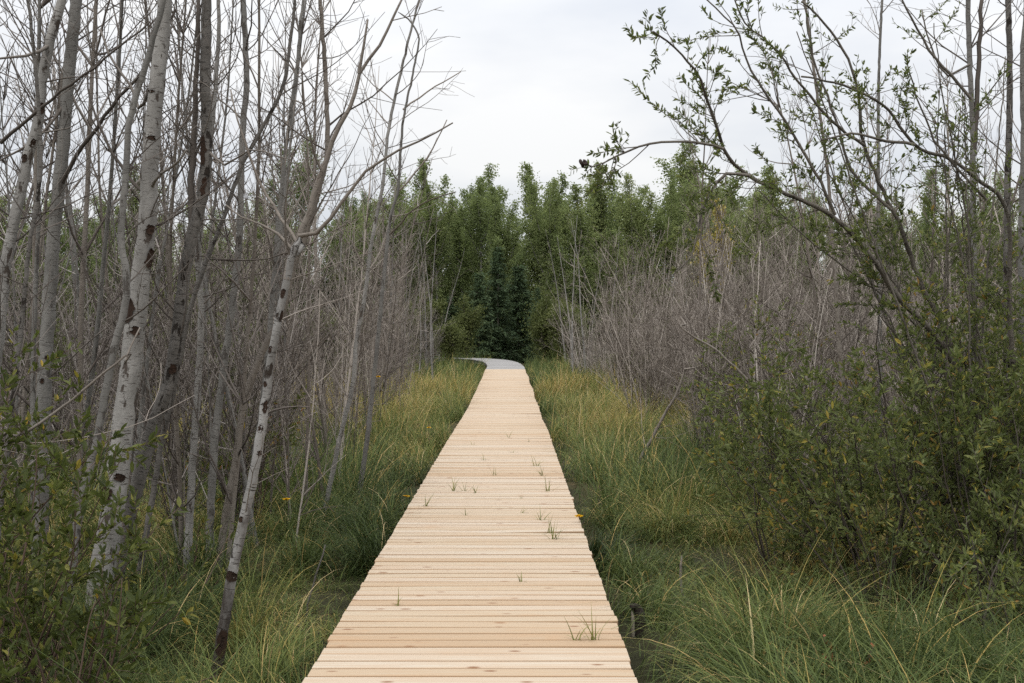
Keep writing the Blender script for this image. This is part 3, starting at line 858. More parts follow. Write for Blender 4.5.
for _ in range(15):
    x0, x1 = R.uniform(925, 1015), R.uniform(735, 1035); y1 = R.uniform(20, 250); xm = x0 + (x1 - x0) * R.uniform(.25, .5)
    ya = R.uniform(9.7, 10.8)
    stems.append(([(1003, 590), (x0, 420), (xm, 420 + (y1 - 420) * .45), (x0 + (x1 - x0) * .8, 420 + (y1 - 420) * .8), (x1, y1)], R.uniform(3, 5), 1.2, ya, ya - R.uniform(0, 1.2), R.uniform(.12, .5)))
mb, lv = MB(), Leaves()
for pts, wa, wb, ya, yb, dn in stems:
    Q, t = resample(px_line(pts, ya, yb), .08); Q[1:-1] += G.normal(0, .004, (len(Q) - 2, 3))
    rr = .85 * np.linspace(wa * ya / F * .5, wb * yb / F * .5, len(Q))
    mb.tube(Q - root_p, rr, 8, R.random() * 9, .04)
    L = t[-1]; par = dict(ARCHP, leaf_dens=ARCHP['leaf_dens'] * (.5 + .5 * dn))
    for _ in range(int(L * 11 * dn)):
        q = G.uniform(.22 if L > 2 else .08, 1) ; i_ = min(int(q * (len(Q) - 1)), len(Q) - 2); d = Q[i_ + 1] - Q[i_]; d /= np.linalg.norm(d)
        dd = rot_about(d, perp(d), math.radians(G.uniform(25, 70)))
        ll = G.uniform(.22, .8) * (1.1 - .45 * q) * (.7 if q > .85 else 1) * (.4 if q > .6 and L < 1.6 and dd[0] < 0 else 1)
        limb(mb, walk(Q[i_] - root_p, dd, ll, .12, .03, 6), .0045, .0017, 1, par, lv)
mb.build('stem', M['willow'], wl); link('foliage', lv.mesh('foliage'), M['willow_leaf'], wl)
# dark catkin cluster at the tip of the long branch
V, Q, T = [], [], []
cl = MB(); tip = at(582, 164, 8.2)
for _ in range(7):
    c = tip + np.clip(G.normal(0, .013, 3), -.02, .02) * np.array([1.3, 1, .7]); d = norm(G.normal(0, 1, 3))
    tt = np.linspace(-1, 1, 7); cl.tube(c[None] + d[None] * tt[:, None] * .022 - root_p, .012 * np.sqrt(np.clip(1 - tt ** 2, .02, 1)), 6)
tag(cl.build('bud_cluster', M['berry'], wl))

hero('bare_tree', 'upright pale grey trunk forking near the sky beside the arching willow', 'tree',
     [(976, 590), (974, 450), (973, 330), (972, 220), (971, 129), (968, 64), (966, -4)], 10.9, 9, 6, M['grey'], T_, [([(972, 150), (976, 80), (980, 0)], 6, 4, 10.9, 10.9)], ndens=1.0)
hero('bare_tree', 'darker upright trunk with dead side twigs, second from the arching willow', 'tree',
     [(1004, 590), (1006, 400), (1005, 300), (1006, 193), (1008, 97), (1006, -4)], 11.6, 10, 7, M['dead'], T_, ndens=1.0)
hero('bare_tree', 'outermost grey trunk standing behind the tallest willow bush', 'tree',
     [(1026, 560), (1023, 400), (1020, 250), (1022, 150), (1021, 60), (1024, -4)], 11.2, 9, 7, M['grey'], T_)
hero('bare_tree', 'solitary thin straight stem behind the arching willow, bare to its tip', 'tree',
     [(880, 480), (879, 380), (878, 260), (877, 180), (877, 90), (879, 30), (881, -4)], 15.0, 6, 3, M['grey'], TP, ndens=.7)
hero('bare_tree', 'leaning bare stem crossing behind the leafy arching branches', 'tree',
     [(845, 440), (838, 340), (832, 250), (826, 170), (815, 90), (806, 20), (800, -10)], 14.0, 6, 3, M['tan'], T_, ndens=.9)
hero('dead_branch', 'long bare fallen branch slanting through the brush in front of the willow bushes', 'branch',
     [(775, 405), (752, 385), (735, 368), (712, 348), (690, 335), (678, 325)], 12.0, 5, 2, M['tan'], TP, extend=.02, ndens=1.2)
hero('dead_branch', 'short bare branch leaning up out of the grass at the brush edge', 'branch',
     [(640, 458), (652, 437), (665, 412), (675, 395), (684, 370)], 17, 5, 2, M['tan'], TP, extend=.02, ndens=1.5)

# ------------------------------------------------------------------ far treeline
def make_poplar(h, rad, nb, leafn, size, top=1.0, bare=.12):
    tb, lv = MB(), Leaves()
    P = walk(np.zeros(3), np.array([G.normal(0, .02), G.normal(0, .02), 1]), h * .97, .012, .01, 14)
    tb.tube(P, np.linspace(h * .0105, .012, 15), 7)
    per = leafn // nb
    for k in range(nb):
        q = bare + (1 - bare) * ((k + R.random()) / nb); i_ = min(int(q * 14), 13); p = P[i_] + (P[i_ + 1] - P[i_]) * (q * 14 - i_ if q < 1 else .9)
        if R.random() < .12: continue
        prof = (min(1, (q - bare) / .12) ** .6) * (1 - q) ** .8 * 1.3 + .045
        a_ = R.uniform(0, TAU); el = math.radians(R.uniform(15, 55) + 26 * q); L = rad * prof * R.uniform(.45, 1.3) * (1 + .3 * math.sin(a_ * 2 + q * 9 + h))
        d = np.array([math.cos(a_) * math.cos(el), math.sin(a_) * math.cos(el), math.sin(el)])
        B = walk(p, d, L * 1.15, .08, .06, 5); tb.tube(B, np.linspace(.03 * (1 - q) + .01, .006, 6), 3)
        hue = R.uniform(.34, .66); m_ = int(per * (L / rad) ** .9 * 1.9) + 5
        t = G.uniform(.2, 1.05, m_); f = np.clip(t, 0, .999) * 5; ii = f.astype(int)
        pos = B[ii] + (B[ii + 1] - B[ii]) * (f - ii)[:, None] + np.clip(G.normal(0, 1, (m_, 3)), -1.6, 1.6) * (.04 + .19 * L) * np.array([1, 1, 1.1])
        dr = norm(G.normal(0, 1, (m_, 3)) + np.array([0, 0, -.25]))
        for j in range(m_):
            s_ = size * R.uniform(.6, 1.35); lv.add(pos[j], dr[j], s_, s_ * .75, min(1, max(0, hue + R.gauss(0, .11))))
    return tb, lv


def make_feathery(h, rad, leaders, leafn, size):
    """poplar or aspen in leaf: a trunk, several steep leaders ending at uneven heights, short leafy side shoots"""
    tb, lv = MB(), Leaves()
    trunk = walk(np.zeros(3), np.array([G.normal(0, .02), G.normal(0, .02), 1]), h * .98, .014, .01, 16)
    tb.tube(trunk, np.linspace(h * .0105, .012, 17), 7)
    axes = [(trunk, .07, 1.0)]
    for k in range(leaders):
        q = R.uniform(.10, .72); i_ = int(q * 16); a_ = TAU * (k + R.random()) / leaders
        el = math.radians(R.uniform(50, 75)); left = h * (1 - q)
        d = np.array([math.cos(a_) * math.cos(el), math.sin(a_) * math.cos(el), math.sin(el)])
        L = left * R.uniform(.45, .98); L = min(L, rad * 2.6 / max(.25, math.cos(el)) * .6)
        B = walk(trunk[i_], d, L, .035, .055, 9); tb.tube(B, np.linspace(.05 * (1 - q) + .012, .006, 10), 4); axes.append((B, .12, .75 + .25 * L / h))
    tot = sum(np.linalg.norm(np.diff(a_[0], axis=0), axis=1).sum() * a_[2] for a_ in axes)
    for A, t0, wgt in axes:
        n_ = len(A) - 1; L = np.linalg.norm(np.diff(A, axis=0), axis=1).sum(); ns = int(L * 5.5) + 3
        share = leafn * L * wgt / tot / ns
        for s_i in range(ns):
            q = t0 + (1 - t0) * (s_i + R.random()) / ns; f = min(q, .999) * n_; k = int(f); p = A[k] + (A[k + 1] - A[k]) * (f - k)
            a_ = R.uniform(0, TAU); el = math.radians(R.uniform(5, 60)); zrel = p[2] / h
            sl = (.26 + rad * .42 * (1 - q) ** .6) * R.uniform(.5, 1.3) * (1 if zrel > .25 else .8)
            d = np.array([math.cos(a_) * math.cos(el), math.sin(a_) * math.cos(el), math.sin(el)])
            hue = R.gauss(.5, .12); m_ = max(4, int(share * R.uniform(.4, 1.6)))
            t = G.uniform(0, 1.05, m_)[:, None]; sp_ = .05 + .16 * sl
            pos = p + d * sl * t + np.clip(G.normal(0, 1, (m_, 3)), -1.5, 1.5) * sp_ * np.array([1, 1, 1.2])
            dr = G.normal(0, 1, (m_, 3)) + np.array([0, 0, -.2])
            for j in range(m_):
                z_ = size * R.uniform(.6, 1.3); lv.add(pos[j], dr[j], z_, z_ * .75, min(1, max(0, hue + R.gauss(0, .12))))
    return tb, lv


def make_spruce(h, rad, n_whorl, leafn, size):
    tb, lv = MB(), Leaves()
    tb.tube(np.array([[0, 0, z] for z in np.linspace(0, h, 8)]), np.linspace(h * .011, .01, 8), 6)
    for k in range(n_whorl):
        q = (k + .5) / n_whorl; z = h * (.04 + .95 * q); L = rad * (1 - q) ** .8 + .08
        for b in range(7):
            a_ = R.uniform(0, TAU); d = np.array([math.cos(a_), math.sin(a_), R.uniform(-.25, .15)])
            B = walk(np.array([0, 0, z]), d, L * R.uniform(.7, 1.15), .05, -.02, 4); tb.tube(B, np.linspace(.02, .005, 5), 3)
            m_ = int(leafn / n_whorl / 7 * (L / rad * 1.6 + .2)) + 3
            t = G.uniform(.05, 1, m_); f = np.clip(t, 0, .999) * 4; ii = f.astype(int)
            pos = B[ii] + (B[ii + 1] - B[ii]) * (f - ii)[:, None] + G.normal(0, .07, (m_, 3)) * np.array([1.5, 1.5, 1])
            hue = R.uniform(.2, .7)
            for j in range(m_):
                dd = d + G.normal(0, .6, 3) + np.array([0, 0, -.3]); s_ = size * R.uniform(.6, 1.3)
                lv.add(pos[j], dd, s_, s_ * .4, min(1, max(0, hue + R.gauss(0, .15))))
    return tb, lv


def tree_meshes(tb, lv, wm, lm, up=.6):
    a_, b_ = tb.mesh('trunk'), lv.mesh('crown', True, up); a_.materials.append(wm); b_.materials.append(lm)
    return a_, b_


POP = [make_feathery(*a_) for a_ in [(11.8, 2.0, 10, 22000, .108), (10.6, 2.2, 10, 21000, .105), (12.6, 1.9, 9, 22000, .108), (9.4, 2.2, 11, 20000, .108), (11.0, 1.6, 7, 18000, .105)]]
POPM = [tree_meshes(a_, b_, M['birch'], M['poplar']) for a_, b_ in POP]
SPRM = [tree_meshes(*make_spruce(*a_), M['willow'], M['spruce']) for a_ in [(8.5, 1.6, 26, 9000, .22), (6.5, 1.5, 20, 8000, .22)]]
SHR = [make_feathery(3.6, 2.0, 11, 9000, .095), make_feathery(2.6, 2.0, 10, 7500, .09)]
SHM = [tree_meshes(a_, b_, M['tan'], M['olive']) for a_, b_ in SHR]
YEM = [tree_meshes(*make_feathery(6.2, 1.0, 5, 4600, .11), M['grey'], M['yellow'])]


def tree(meshes, name, label, cat, x, y, sc, sz=1.0, group=None):
    root = thing(name, label, cat, (x, y, float(gz(x, y)) - .05), group)
    root.rotation_euler = (0, 0, R.uniform(0, TAU)); root.scale = (sc, sc, sc * sz)
    for nm, me in zip(('trunk', 'crown'), meshes):
        o = bpy.data.objects.new(nm, me); COL.objects.link(o); o.parent = root
    return root


HP = [12.0, 10.8, 12.8, 9.6, 11.2]


def top_tree(px, py, Y, k, label, wide=1.0, meshes=None, name='poplar_tree', H=None, cat='tree', group=None):
    want = zof(py, Y) - GZ; sc = want / (H or HP[k])
    return tree((meshes or POPM)[k], name, label, cat, (px - CX) / F * Y, Y, sc * wide, 1 / wide, group)


top_tree(437, 158, 84, 2, 'tall pointed poplar left of the gap, standing behind the drooping bare stem', 1.0)
top_tree(481, 172, 86, 0, 'green poplar with a twin top above the dark conifer at the gap', 1.1)
top_tree(506, 180, 88, 1, 'narrow poplar right behind the twin-topped poplar', .95)
top_tree(543, 166, 84, 2, 'tall pale-stemmed pointed poplar standing just right of the dark gap', 1.15)
top_tree(386, 172, 83, 3, 'rounded dark poplar top showing between bare branches', 1.0)
top_tree(592, 178, 85, 4, 'poplar with a ragged top next to the tall pale-stemmed poplar', 1.2)
top_tree(633, 166, 86, 0, 'broad poplar rising highest above the grey brush, below the arching branch', 1.1)
top_tree(668, 165, 87, 2, 'slim poplar touching the leafy tip of the arching branch', 1.0)
top_tree(700, 180, 84, 3, 'bushy poplar directly behind the small yellow tree', 1.0)
top_tree(740, 185, 88, 1, 'poplar standing behind the bend of the arching willow', 1.1)
top_tree(413, 190, 88, 4, 'thin dull poplar squeezed beside the tall pointed one', 1.1)
top_tree(460, 196, 90, 1, 'shorter poplar filling the space left of the twin top', 1.1)
top_tree(716, 196, 52, 0, 'small yellow-leaved tree glowing above the grey brush', 1.0, YEM, 'yellow_tree', 6.3)
top_tree(497, 243, 80, 0, 'dark conifer filling the shady gap behind the curve of the boardwalk', 1.0, SPRM, 'spruce_tree', 8.6)
top_tree(517, 262, 82, 1, 'second dark conifer standing tight against the larger one in the gap', 1.1, SPRM, 'spruce_tree', 6.6)
top_tree(478, 268, 79, 1, 'low dark conifer at the inner bend of the grey boardwalk', 1.0, SPRM, 'spruce_tree', 6.6)
top_tree(537, 285, 80, 0, 'shaded conifer behind the olive shrub right of the deck end', .9, SPRM, 'spruce_tree', 8.6)
top_tree(466, 292, 70, 0, 'olive leafy shrub overhanging the inner side of the grey boardwalk bend', .9, SHM, 'leafy_shrub', 3.9, 'shrub')
top_tree(545, 285, 68, 0, 'olive leafy shrub right of where the grey boardwalk begins to curve', .9, SHM, 'leafy_shrub', 3.9, 'shrub')
top_tree(450, 318, 66, 1, 'small yellowish shrub beside the outermost grey stems at the bend', 1.0, SHM, 'leafy_shrub', 2.9, 'shrub')
top_tree(567, 300, 66, 1, 'pale olive shrub at the corner of the grey brush near the deck end', 1.0, SHM, 'leafy_shrub', 2.9, 'shrub')
for Yr, n_, gap in ((89, 21, 3.6), (95, 26, 3.3), (102, 30, 3.1)):
    for k in range(n_):
        x = (k - n_ / 2 + .5) * gap + R.gauss(0, .7)
        if Yr < 90 and -7 < x < 15: continue
        q = R.randrange(5); py = R.gauss(192, 10) if abs(x) > 17 else R.gauss(184, 9)
        if x > 19: py += 6
        if x < -17: py += 12
        Yt = Yr + R.uniform(-2, 2); sc = (zof(py, Yt) - GZ) / HP[q]
        tree(POPM[q], 'poplar_tree', 'green poplar packed into the far treeline closing off the marsh', 'tree', x, Yt, sc * R.uniform(1.0, 1.35), 1 / 1.12, 'poplars of the far treeline')
for k in range(92):
    x = (k % 46 - 22.5 - .5 * (k // 46)) * 2.0 + R.gauss(0, .4)
    tree(SHM[0], 'leafy_shrub', 'olive leafy shrub growing along the foot of the far poplars', 'shrub', x, R.uniform(107, 111) - 8 * (k // 46), R.uniform(1.3, 1.8), 1.25, 'shrubs at the foot of the far treeline')
for k in range(34):
    x = R.uniform(-33, 33)
    if -3.4 < x < 1.6: continue
    y = R.uniform(73, 79)
    tree(SHM[R.randrange(2)], 'leafy_shrub', 'olive leafy shrub growing along the foot of the far poplars', 'shrub', x, y, R.uniform(.9, 1.5), 1, 'shrubs at the foot of the far treeline')
for k in range(16):
    y = R.uniform(20, 55); x = right_edge(y) + .8 + R.random() * .26 * y
    tree(SHM[k % 2], 'leafy_shrub', 'olive leafy shrub mixed into the dead brush behind the willow', 'shrub', x, y, R.uniform(.38, .62), 1.1, 'green shrubs inside the dead brush')
for k in range(12):
    y = R.uniform(18, 55); x = left_edge(y) - .8 - R.random() * .3 * y
    tree(SHM[k % 2], 'leafy_shrub', 'olive leafy shrub showing between the bare stems behind the birches', 'shrub', x, y, R.uniform(.4, .8), 1.2, 'green shrubs behind the birches')
for k in range(9):
    x = -4.5 + k * 1.15 + R.gauss(0, .2)
    tree(SPRM[R.randrange(2)], 'spruce_tree', 'dark conifer in the shade behind the boardwalk bend', 'tree', x, R.uniform(82, 87), R.uniform(.55, .8), 1, 'shaded conifers behind the bend')

PALE = protos([make_sapling(6.4, .045, 9, .05), make_sapling(5.6, .04, 12, -.06), make_sapling(7.0, .05, 8, .02)], M['birch'], M['twig_pale'])
for k in range(26):
    left = k % 2
    y = R.uniform(46, 70); px = R.uniform(350, 455) if left else R.uniform(562, 720)
    place(PALE, k % 3, 'dead_tree', ('tall pale bare trunk standing before the green treeline past the birches' if left else 'tall pale bare trunk standing before the green treeline past the dead brush'), 'tree',
          'pale bare trunks before the treeline past the ' + ('birches' if left else 'brush'), (px - CX) / F * y, y, R.uniform(.75, 1.1), 1.1, .05)
# ------------------------------------------------------------------ grass
def blades(x, y, h, w, az, lean, curl, hue, lev=5):
    n_ = len(x)
    d = np.stack([np.cos(az), np.sin(az), 0 * az], -1); sd = np.stack([-np.sin(az), np.cos(az), 0 * az], -1)
    tw = G.normal(0, .5, n_)[:, None]; sd = norm(sd + d * tw)
    base = np.stack([x, y, gz(x, y) - .02], -1)
    V = np.empty((n_, lev, 2, 3)); c = base.copy(); st = h / (lev - 1)
    for k in range(lev):
        t = k / (lev - 1); wk = w * (1 - t ** 1.6) + .0004
        V[:, k, 0] = c + sd * (wk * .5)[:, None]; V[:, k, 1] = c - sd * (wk * .5)[:, None]
        th = lean + curl * (t + .5 / (lev - 1))
        c = c + (d * np.sin(th)[:, None] + np.array([0, 0, 1.0]) * np.cos(th)[:, None]) * st[:, None]
        c[:, 2] = np.maximum(c[:, 2], base[:, 2] + .01 + .03 * t)
    b = np.arange(n_)[:, None] * lev * 2
    Q = np.concatenate([b + np.array([[2 * k, 2 * k + 1, 2 * k + 3, 2 * k + 2]]) for k in range(lev - 1)])
    return V.reshape(-1, 3), Q, np.repeat(hue, lev * 2)


def dry_field(x, y):
    v = .5 + .5 * np.sin(x * .9 + 1.7) * np.sin(y * .37 + .5) + .22 * np.sin(x * 2.7 + y * 1.3) + .15 * np.sin(y * 2.1 - x * 1.1)
    return np.clip(v, 0, 1)


def grass_zone(y0, y1, xmax, tuft_m2, per, h, w, lev, dryness, radial=.42, spread=.05, curl=1.5, hmin=.6):
    area = (y1 - y0) * 2 * xmax; nt_ = int(area * tuft_m2)
    tx = G.uniform(-xmax, xmax, nt_); ty = G.uniform(y0, y1, nt_)
    k = (np.abs(tx) < .43 * ty + 2.0) & (np.abs(tx - DX) > .86); tx, ty = tx[k], ty[k]
    k = ((tx - .72) / .42) ** 2 + ((ty - 7.2) / .9) ** 2 > 1 if hmin >= .5 and lev > 5 and False else ((tx - .78) / .22) ** 2 + ((ty - 7.6) / .5) ** 2 > 1; tx, ty = tx[k], ty[k]
    nt_ = len(tx)
    th = G.uniform(hmin, 1.3, nt_) * np.where(((tx - .85) / .5) ** 2 + ((ty - 6.9) / 1.5) ** 2 < 1, .7, 1) * (1 + .3 * np.sin(tx * 1.9 + ty * .8)); near = np.clip((np.abs(tx - DX) - .75) / .9, 0, 1)
    th *= (.72 + .28 * near) * np.where((tx < -.9) & (ty < 9.5), .85, 1) * np.where((tx < -1.45) & (ty < 7), .6, 1) * np.where((tx > 1.5) & (ty > 7.6) & (ty < 13), .62, 1)
    flow = 1.4 * np.sin(tx * .7 + 2) + 1.7 * np.sin(ty * .45) + G.normal(0, .8, nt_)
    df = dry_field(tx, ty) * .5 + dryness(tx, ty); tint = G.normal(0, .09, nt_)
    m_ = np.maximum(6, (per * G.uniform(.5, 1.5, nt_)).astype(int)); idx = np.repeat(np.arange(nt_), m_); n_ = len(idx)
    sp_ = spread + spread * 1.7 * th[idx]
    ox, oy = G.normal(0, 1, n_) * sp_, G.normal(0, 1, n_) * sp_
    x, y = tx[idx] + ox, ty[idx] + oy
    k = (np.abs(x - DX) > .79); idx, x, y, ox, oy = idx[k], x[k], y[k], ox[k], oy[k]; n_ = len(x)
    az = np.where(G.random(n_) < radial, np.arctan2(oy, ox), flow[idx]) + G.normal(0, .38, n_)
    hh = h * th[idx] * G.uniform(.5, 1.25, n_)
    close = np.abs(x - DX) < 1.0; az = np.where(close & (np.cos(az) * (x - DX) < 0), math.pi - az, az)
    hue = np.clip(.38 - .07 * ((x > 1.1) & (y < 9)) + (df[idx] - .5) * .6 + tint[idx] * 1.4 + G.normal(0, .11, n_), 0, .72)
    dry = G.random(n_) < np.clip(.05 + .6 * (df[idx] - .4), .04, .75); hue = np.where(dry, G.uniform(.68, 1, n_), hue)
    return blades(x, y, hh, w * G.uniform(.6, 1.3, n_), az, np.abs(G.normal(.16, .16, n_)), np.abs(G.normal(curl, .55, n_)), hue, lev)


def near_dry(x, y):
    return (.05 + .40 * np.exp(-((x + 1.4) / .5) ** 2 - ((y - 7.7) / .9) ** 2) + .12 * np.clip(y - 8, 0, 5) / 5 + .08 * (x > 1.2)
            + .26 * np.exp(-((x - 1.4) / .6) ** 2 - ((y - 9.2) / 1.1) ** 2) - .16 * np.exp(-((x - 1.2) / .6) ** 2 - ((y - 10.5) / 1.5) ** 2))


def mid_dry(x, y):
    return .10 + .40 * np.clip((y - 15) / 7, 0, 1) * (1 - .8 * np.exp(-((np.abs(x - DX) - .9) / .55) ** 2)) - .02 * (x > 1.2)


def far_dry(x, y):
    return (.58 - .5 * np.clip((y - 40) / 14, 0, 1)) * (1 - .55 * np.exp(-((np.abs(x - DX) - .9) / .5) ** 2))


parts = [
    grass_zone(1.0, 13.5, 7.0, 27, 28, .38, .0056, 5, near_dry, .3, .075, 1.8),
    grass_zone(1.0, 13.5, 7.0, 3.4, 150, .74, .0062, 7, near_dry, .62, .045, 1.75, .5),
    grass_zone(13.5, 32, 9.0, 4.2, 30, .5, .008, 4, mid_dry, .4, .07, 1.4),
    grass_zone(13.5, 32, 9.0, 2.2, 85, .85, .0085, 5, mid_dry, .6, .06, 1.3, .5),
    grass_zone(32, 70, 11.0, 3.2, 36, .8, .016, 4, far_dry, .5, .08, 1.2, .4),
]
# long arching sedge in the near corner
tx = G.uniform(1.15, 2.9, 90); ty = G.uniform(4.8, 7.5, 90); idx = np.repeat(np.arange(90), 46); n_ = len(idx)
ox, oy = G.normal(0, .07, n_), G.normal(0, .07, n_)
az = np.where(G.random(n_) < .55, np.arctan2(oy, ox), math.pi + .5 * np.sin(ty[idx])) + G.normal(0, .45, n_)
k = np.abs(tx[idx] + ox) > .95
hue = np.clip(G.normal(.27, .13, n_), .03, .62); hue = np.where(G.random(n_) < .05, G.uniform(.72, 1, n_), hue)
parts.append(blades((tx[idx] + ox)[k], (ty[idx] + oy)[k], (G.uniform(.4, .9, n_))[k], (.011 * G.uniform(.5, 1.3, n_))[k], az[k], np.abs(G.normal(.22, .18, n_))[k], np.abs(G.normal(1.5, .5, n_))[k], hue[k], 7))
n0, Vs, Qs, Hs = 0, [], [], []
for V, Q, H in parts:
    Vs.append(V); Qs.append(Q + n0); Hs.append(H); n0 += len(V)
tag(link('grass', mesh_of('grass', np.concatenate(Vs), np.concatenate(Qs), None, {'rnd': np.concatenate(Hs)}), M['grass']),
    'tall marsh grass and sedge, green and straw coloured, filling both sides of the boardwalk', 'grass', kind='stuff')

# tufts growing up through the gaps in the deck
TUFTS = [(508, 437, 2, 12), (471, 445, 2, 9), (483, 460, 2, 12), (493, 474, 3, 18), (536, 465, 4, 20), (541, 474, 5, 14), (547, 491, 4, 22), (453, 491, 4, 22), (463, 491, 3, 18), (476, 492, 3, 10),
         (423, 506, 4, 18), (464, 515, 2, 14), (520, 497, 2, 8), (520, 512, 2, 14), (538, 520, 4, 24), (553, 537, 6, 30), (549, 531, 5, 24), (517, 578, 3, 14), (399, 601, 2, 20), (575, 634, 3, 34), (591, 634, 6, 40), (512, 452, 2, 9), (528, 441, 2, 8)]
SPECIAL = {15: 'largest grass tuft growing between the boards halfway along the deck, near its edge', 20: 'bright green grass tuft sprouting between the nearest boards',
           19: 'thin two-bladed grass sprout beside the bright near tuft on the boards', 18: 'single short grass blade poking up alone through the near boards',
           7: 'sparse tuft of three upright blades in the middle of the boards'}
for k, (px, py, nb, hpx) in enumerate(TUFTS):
    Y = EYE * F / (py - HY); x = (px - CX) / F * Y
    Y = round((Y + 4) / .14) * .14 - 4 - .07 + .0
    hh = hpx / F * Y
    n_ = nb * 2
    ang = G.uniform(0, TAU, n_)
    V, Q, H = blades(x + G.normal(0, .012, n_), Y + G.normal(0, .003, n_), hh * G.uniform(.5, 1.15, n_), np.full(n_, .007), ang, np.abs(G.normal(.35, .3, n_)), np.abs(G.normal(.7, .6, n_)), np.clip(G.normal(.57, .06, n_), 0, .66), 5)
    V = V - np.array([x, Y, float(gz(x, Y))])
    zt = float(np.interp(Y, [c[1] for c in DECK], [c[2] for c in DECK]))
    o = link('grass_tuft', mesh_of('grass_tuft', V, Q, None, {'rnd': H}), M['grass']); o.location = (x, Y, zt)
    if k in SPECIAL: tag(o, SPECIAL[k], 'grass tuft', 'grass tufts growing through the deck')
    else: tag(o, 'small grass tuft sprouting through a gap in the pale deck boards', 'grass tuft', 'grass tufts growing through the deck')

# ------------------------------------------------------------------ small things beside the deck
def flower(px, py, Y, label, dz=.0):
    c = at(px, py, Y); g = float(gz(c[0], c[1]))
    root = thing('yellow_flower', label, 'flower', (c[0], c[1], g), 'yellow flowers beside the boardwalk')
    st = MB(); hgt = c[2] - g
    st.tube(np.array([[0, 0, 0], [.01, 0, hgt * .5], [0, 0, hgt]]), [.003, .0025, .002], 5)
    st.build('stem', M['willow_leaf'], root)
    lv = Leaves()
    for k in range(26):
        a_ = TAU * k / 13; el = .3 if k < 13 else .9
        lv.add((0, 0, hgt), (math.cos(a_), math.sin(a_), el), .042 if k < 13 else .026, .017, .5)
    link('bloom', lv.mesh('bloom'), M['petal'], root)


flower(405, 497, 13.3, 'yellow flower on the grass edge halfway along the deck, by the bare stems')
flower(578, 517, 10.6, 'yellow flower touching the deck edge on the willow side')
flower(377, 377, 18.0, 'yellow flower highest among the bare stems near the tall grass')
flower(428, 428, 20.0, 'small yellow flower by the grass edge far along the deck')
flower(285, 500, 11.5, 'yellow flower deep between pale stems under the leaning birch')
flower(711, 454, 14.0, 'orange-yellow bloom in the grass before the airy willow bush')

# broken burnt stake
c = at(637, 640, 8.0); g = float(gz(c[0], c[1]))
sk = thing('broken_stump', 'short broken stump, split and blackened with a bent tip, beside the near deck edge', 'stump', (c[0], c[1], g))
mb = MB()
zt = zof(606, 8.0) - g
P = np.array([[.012, 0, -.05], [.012, 0, .1], [.006, .0, zt * .6], [-.004, -.004, zt * .85], [-.022, -.012, zt * .99], [-.048, -.02, zt * .95]])
P, _ = resample(smooth_path(P, 6), .012); mb.tube(P, np.interp(np.linspace(0, 1, len(P)), [0, .6, .9, 1], [.030, .026, .025, .015]), 9, 0, .16); mb.build('trunk', M['char'], sk)
mb = MB(); P = np.array([[-.03, -.012, -.05], [-.03, -.012, zt * .4], [-.034, -.008, zt * .66], [-.037, -.006, zt * .78]])
P, _ = resample(P, .02); mb.tube(P, np.interp(np.linspace(0, 1, len(P)), [0, .8, 1], [.014, .010, .003]), 7, 0, .2); mb.build('splinter', M['rotwood'], sk)
hero('dead_stalk', 'thin dead stalk standing in the grass past the broken stump', 'stalk', [(683, 600), (680, 580), (681, 556)], 9.0, 3, 3.5, M['tan'], T_, extend=0, ndens=0, sides=7)
hero('dead_stalk', 'dark bare stalk slanting over the grass between the leaning birch and the deck', 'stalk', [(307, 605), (313, 580), (320, 560), (324, 545)], 8.6, 2.5, 2, M['dead'], T_, extend=0, ndens=0, sides=5, lvl=1)

# withered plant in the near sedge
c = at(838, 668, 6.3); g = float(gz(c[0], c[1]))
wp = thing('withered_plant', 'withered plant with curled red-brown leaves among the near sedge', 'plant', (c[0], c[1], g))
mb, lv = MB(), Leaves(); top = zof(640, 6.3) - g
for dx, dy, tt in ((0, 0, 1), (.07, -.02, 1.0), (-.04, .02, .85)):
    P = walk(np.zeros(3), np.array([dx * 3, dy * 3, 1.0]), top * 1.05 * tt, .05, 0, 8); mb.tube(P, np.linspace(.003, .0015, 9), 4)
    for k in range(9):
        lv.add(P[5 + k % 4] + G.normal(0, .004, 3), G.normal(0, 1, 3), .03, .016, .5)
mb.build('stem', M['twig_red'], wp); link('foliage', lv.mesh('foliage'), M['rust_leaf'], wp)

# ------------------------------------------------------------------ overcast sky and soft sun
w = bpy.data.worlds.new('World'); scene.world = w; w.use_nodes = True
nt = w.node_tree; nt.nodes.clear()
N = lambda t: nt.nodes.new(t)
out = N('ShaderNodeOutputWorld'); bg = N('ShaderNodeBackground'); bg.inputs[1].default_value = .1
sky = N('ShaderNodeTexSky'); sky.sky_type = 'NISHITA'; sky.sun_disc = False
SUN_EL, SUN_AZ = math.radians(52), math.radians(200)
sky.sun_elevation = SUN_EL; sky.sun_rotation = SUN_AZ
tc = N('ShaderNodeTexCoord'); sp_ = N('ShaderNodeSeparateXYZ'); nt.links.new(tc.outputs['Generated'], sp_.inputs[0])
zz = math_n(nt, 'MAXIMUM', sp_.outputs[2], 0.0)
lum = math_n(nt, 'ADD', math_n(nt, 'MULTIPLY', math_n(nt, 'MULTIPLY', zz, zz), 24.0), 6.65)        # brighter overhead, as under an even cloud sheet
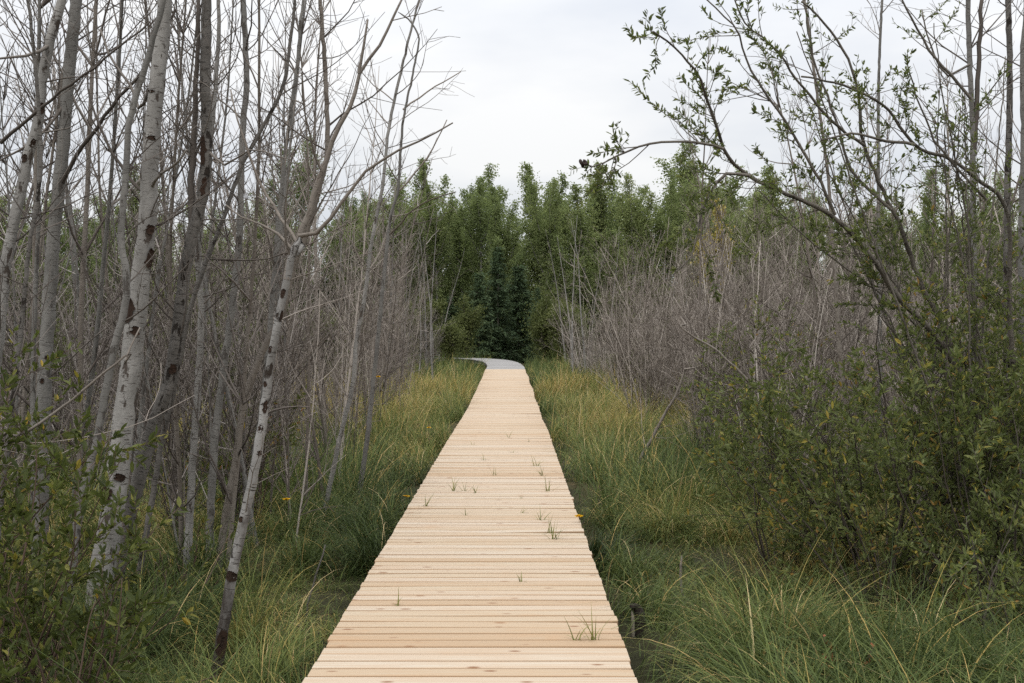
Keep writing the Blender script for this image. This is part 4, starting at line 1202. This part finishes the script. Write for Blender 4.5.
mp = N('ShaderNodeMapping'); mp.inputs['Scale'].default_value = (1.0, 1.0, 3.2); nt.links.new(tc.outputs['Generated'], mp.inputs[0])
cn = N('ShaderNodeTexNoise'); cn.inputs['Scale'].default_value = 3.2; cn.inputs['Detail'].default_value = 5; cn.inputs['Roughness'].default_value = .5
nt.links.new(mp.outputs[0], cn.inputs['Vector'])
cr = ramp(nt, [(.34, (.80, .83, .885)), (.64, (1.05, 1.045, 1.035))]); nt.links.new(cn.outputs[0], cr.inputs[0])
vm = N('ShaderNodeVectorMath'); vm.operation = 'SCALE'; nt.links.new(cr.outputs[0], vm.inputs[0]); nt.links.new(lum, vm.inputs['Scale'])
c = mixc(nt, .92, sky.outputs[0], vm.outputs[0])
nt.links.new(c, bg.inputs[0]); nt.links.new(bg.outputs[0], out.inputs[0])

ld = bpy.data.lights.new('Sun', 'SUN'); ld.energy = .9; ld.angle = math.radians(25); ld.color = (1, .96, .9)
lo = bpy.data.objects.new('Sun', ld); COL.objects.link(lo)
sd = Vector((math.sin(SUN_AZ) * math.cos(SUN_EL), math.cos(SUN_AZ) * math.cos(SUN_EL), math.sin(SUN_EL)))
lo.rotation_euler = sd.to_track_quat('Z', 'Y').to_euler()

cam = bpy.data.cameras.new('Camera'); co = bpy.data.objects.new('Camera', cam); COL.objects.link(co)
cam.sensor_width = 36; cam.lens = 36 * F / 1024; cam.clip_start = .05; cam.clip_end = 3000
co.location = (0, 0, EYE)
pitch = math.atan((341.5 - HY) / F)
co.rotation_euler = (math.pi / 2 - pitch, 0, math.atan((CX - 512) / F) * -1)
scene.camera = co

vs = scene.view_settings
vs.view_transform = 'Standard'; vs.look = 'None'; vs.exposure = .42; vs.gamma = 1; vs.use_curve_mapping = False
scene.render.engine = 'CYCLES'
cy = scene.cycles
cy.max_bounces = 6; cy.diffuse_bounces = 3; cy.glossy_bounces = 2; cy.transmission_bounces = 3; cy.transparent_max_bounces = 4
cy.use_denoising = False
cy.caustics_reflective = False; cy.caustics_refractive = False
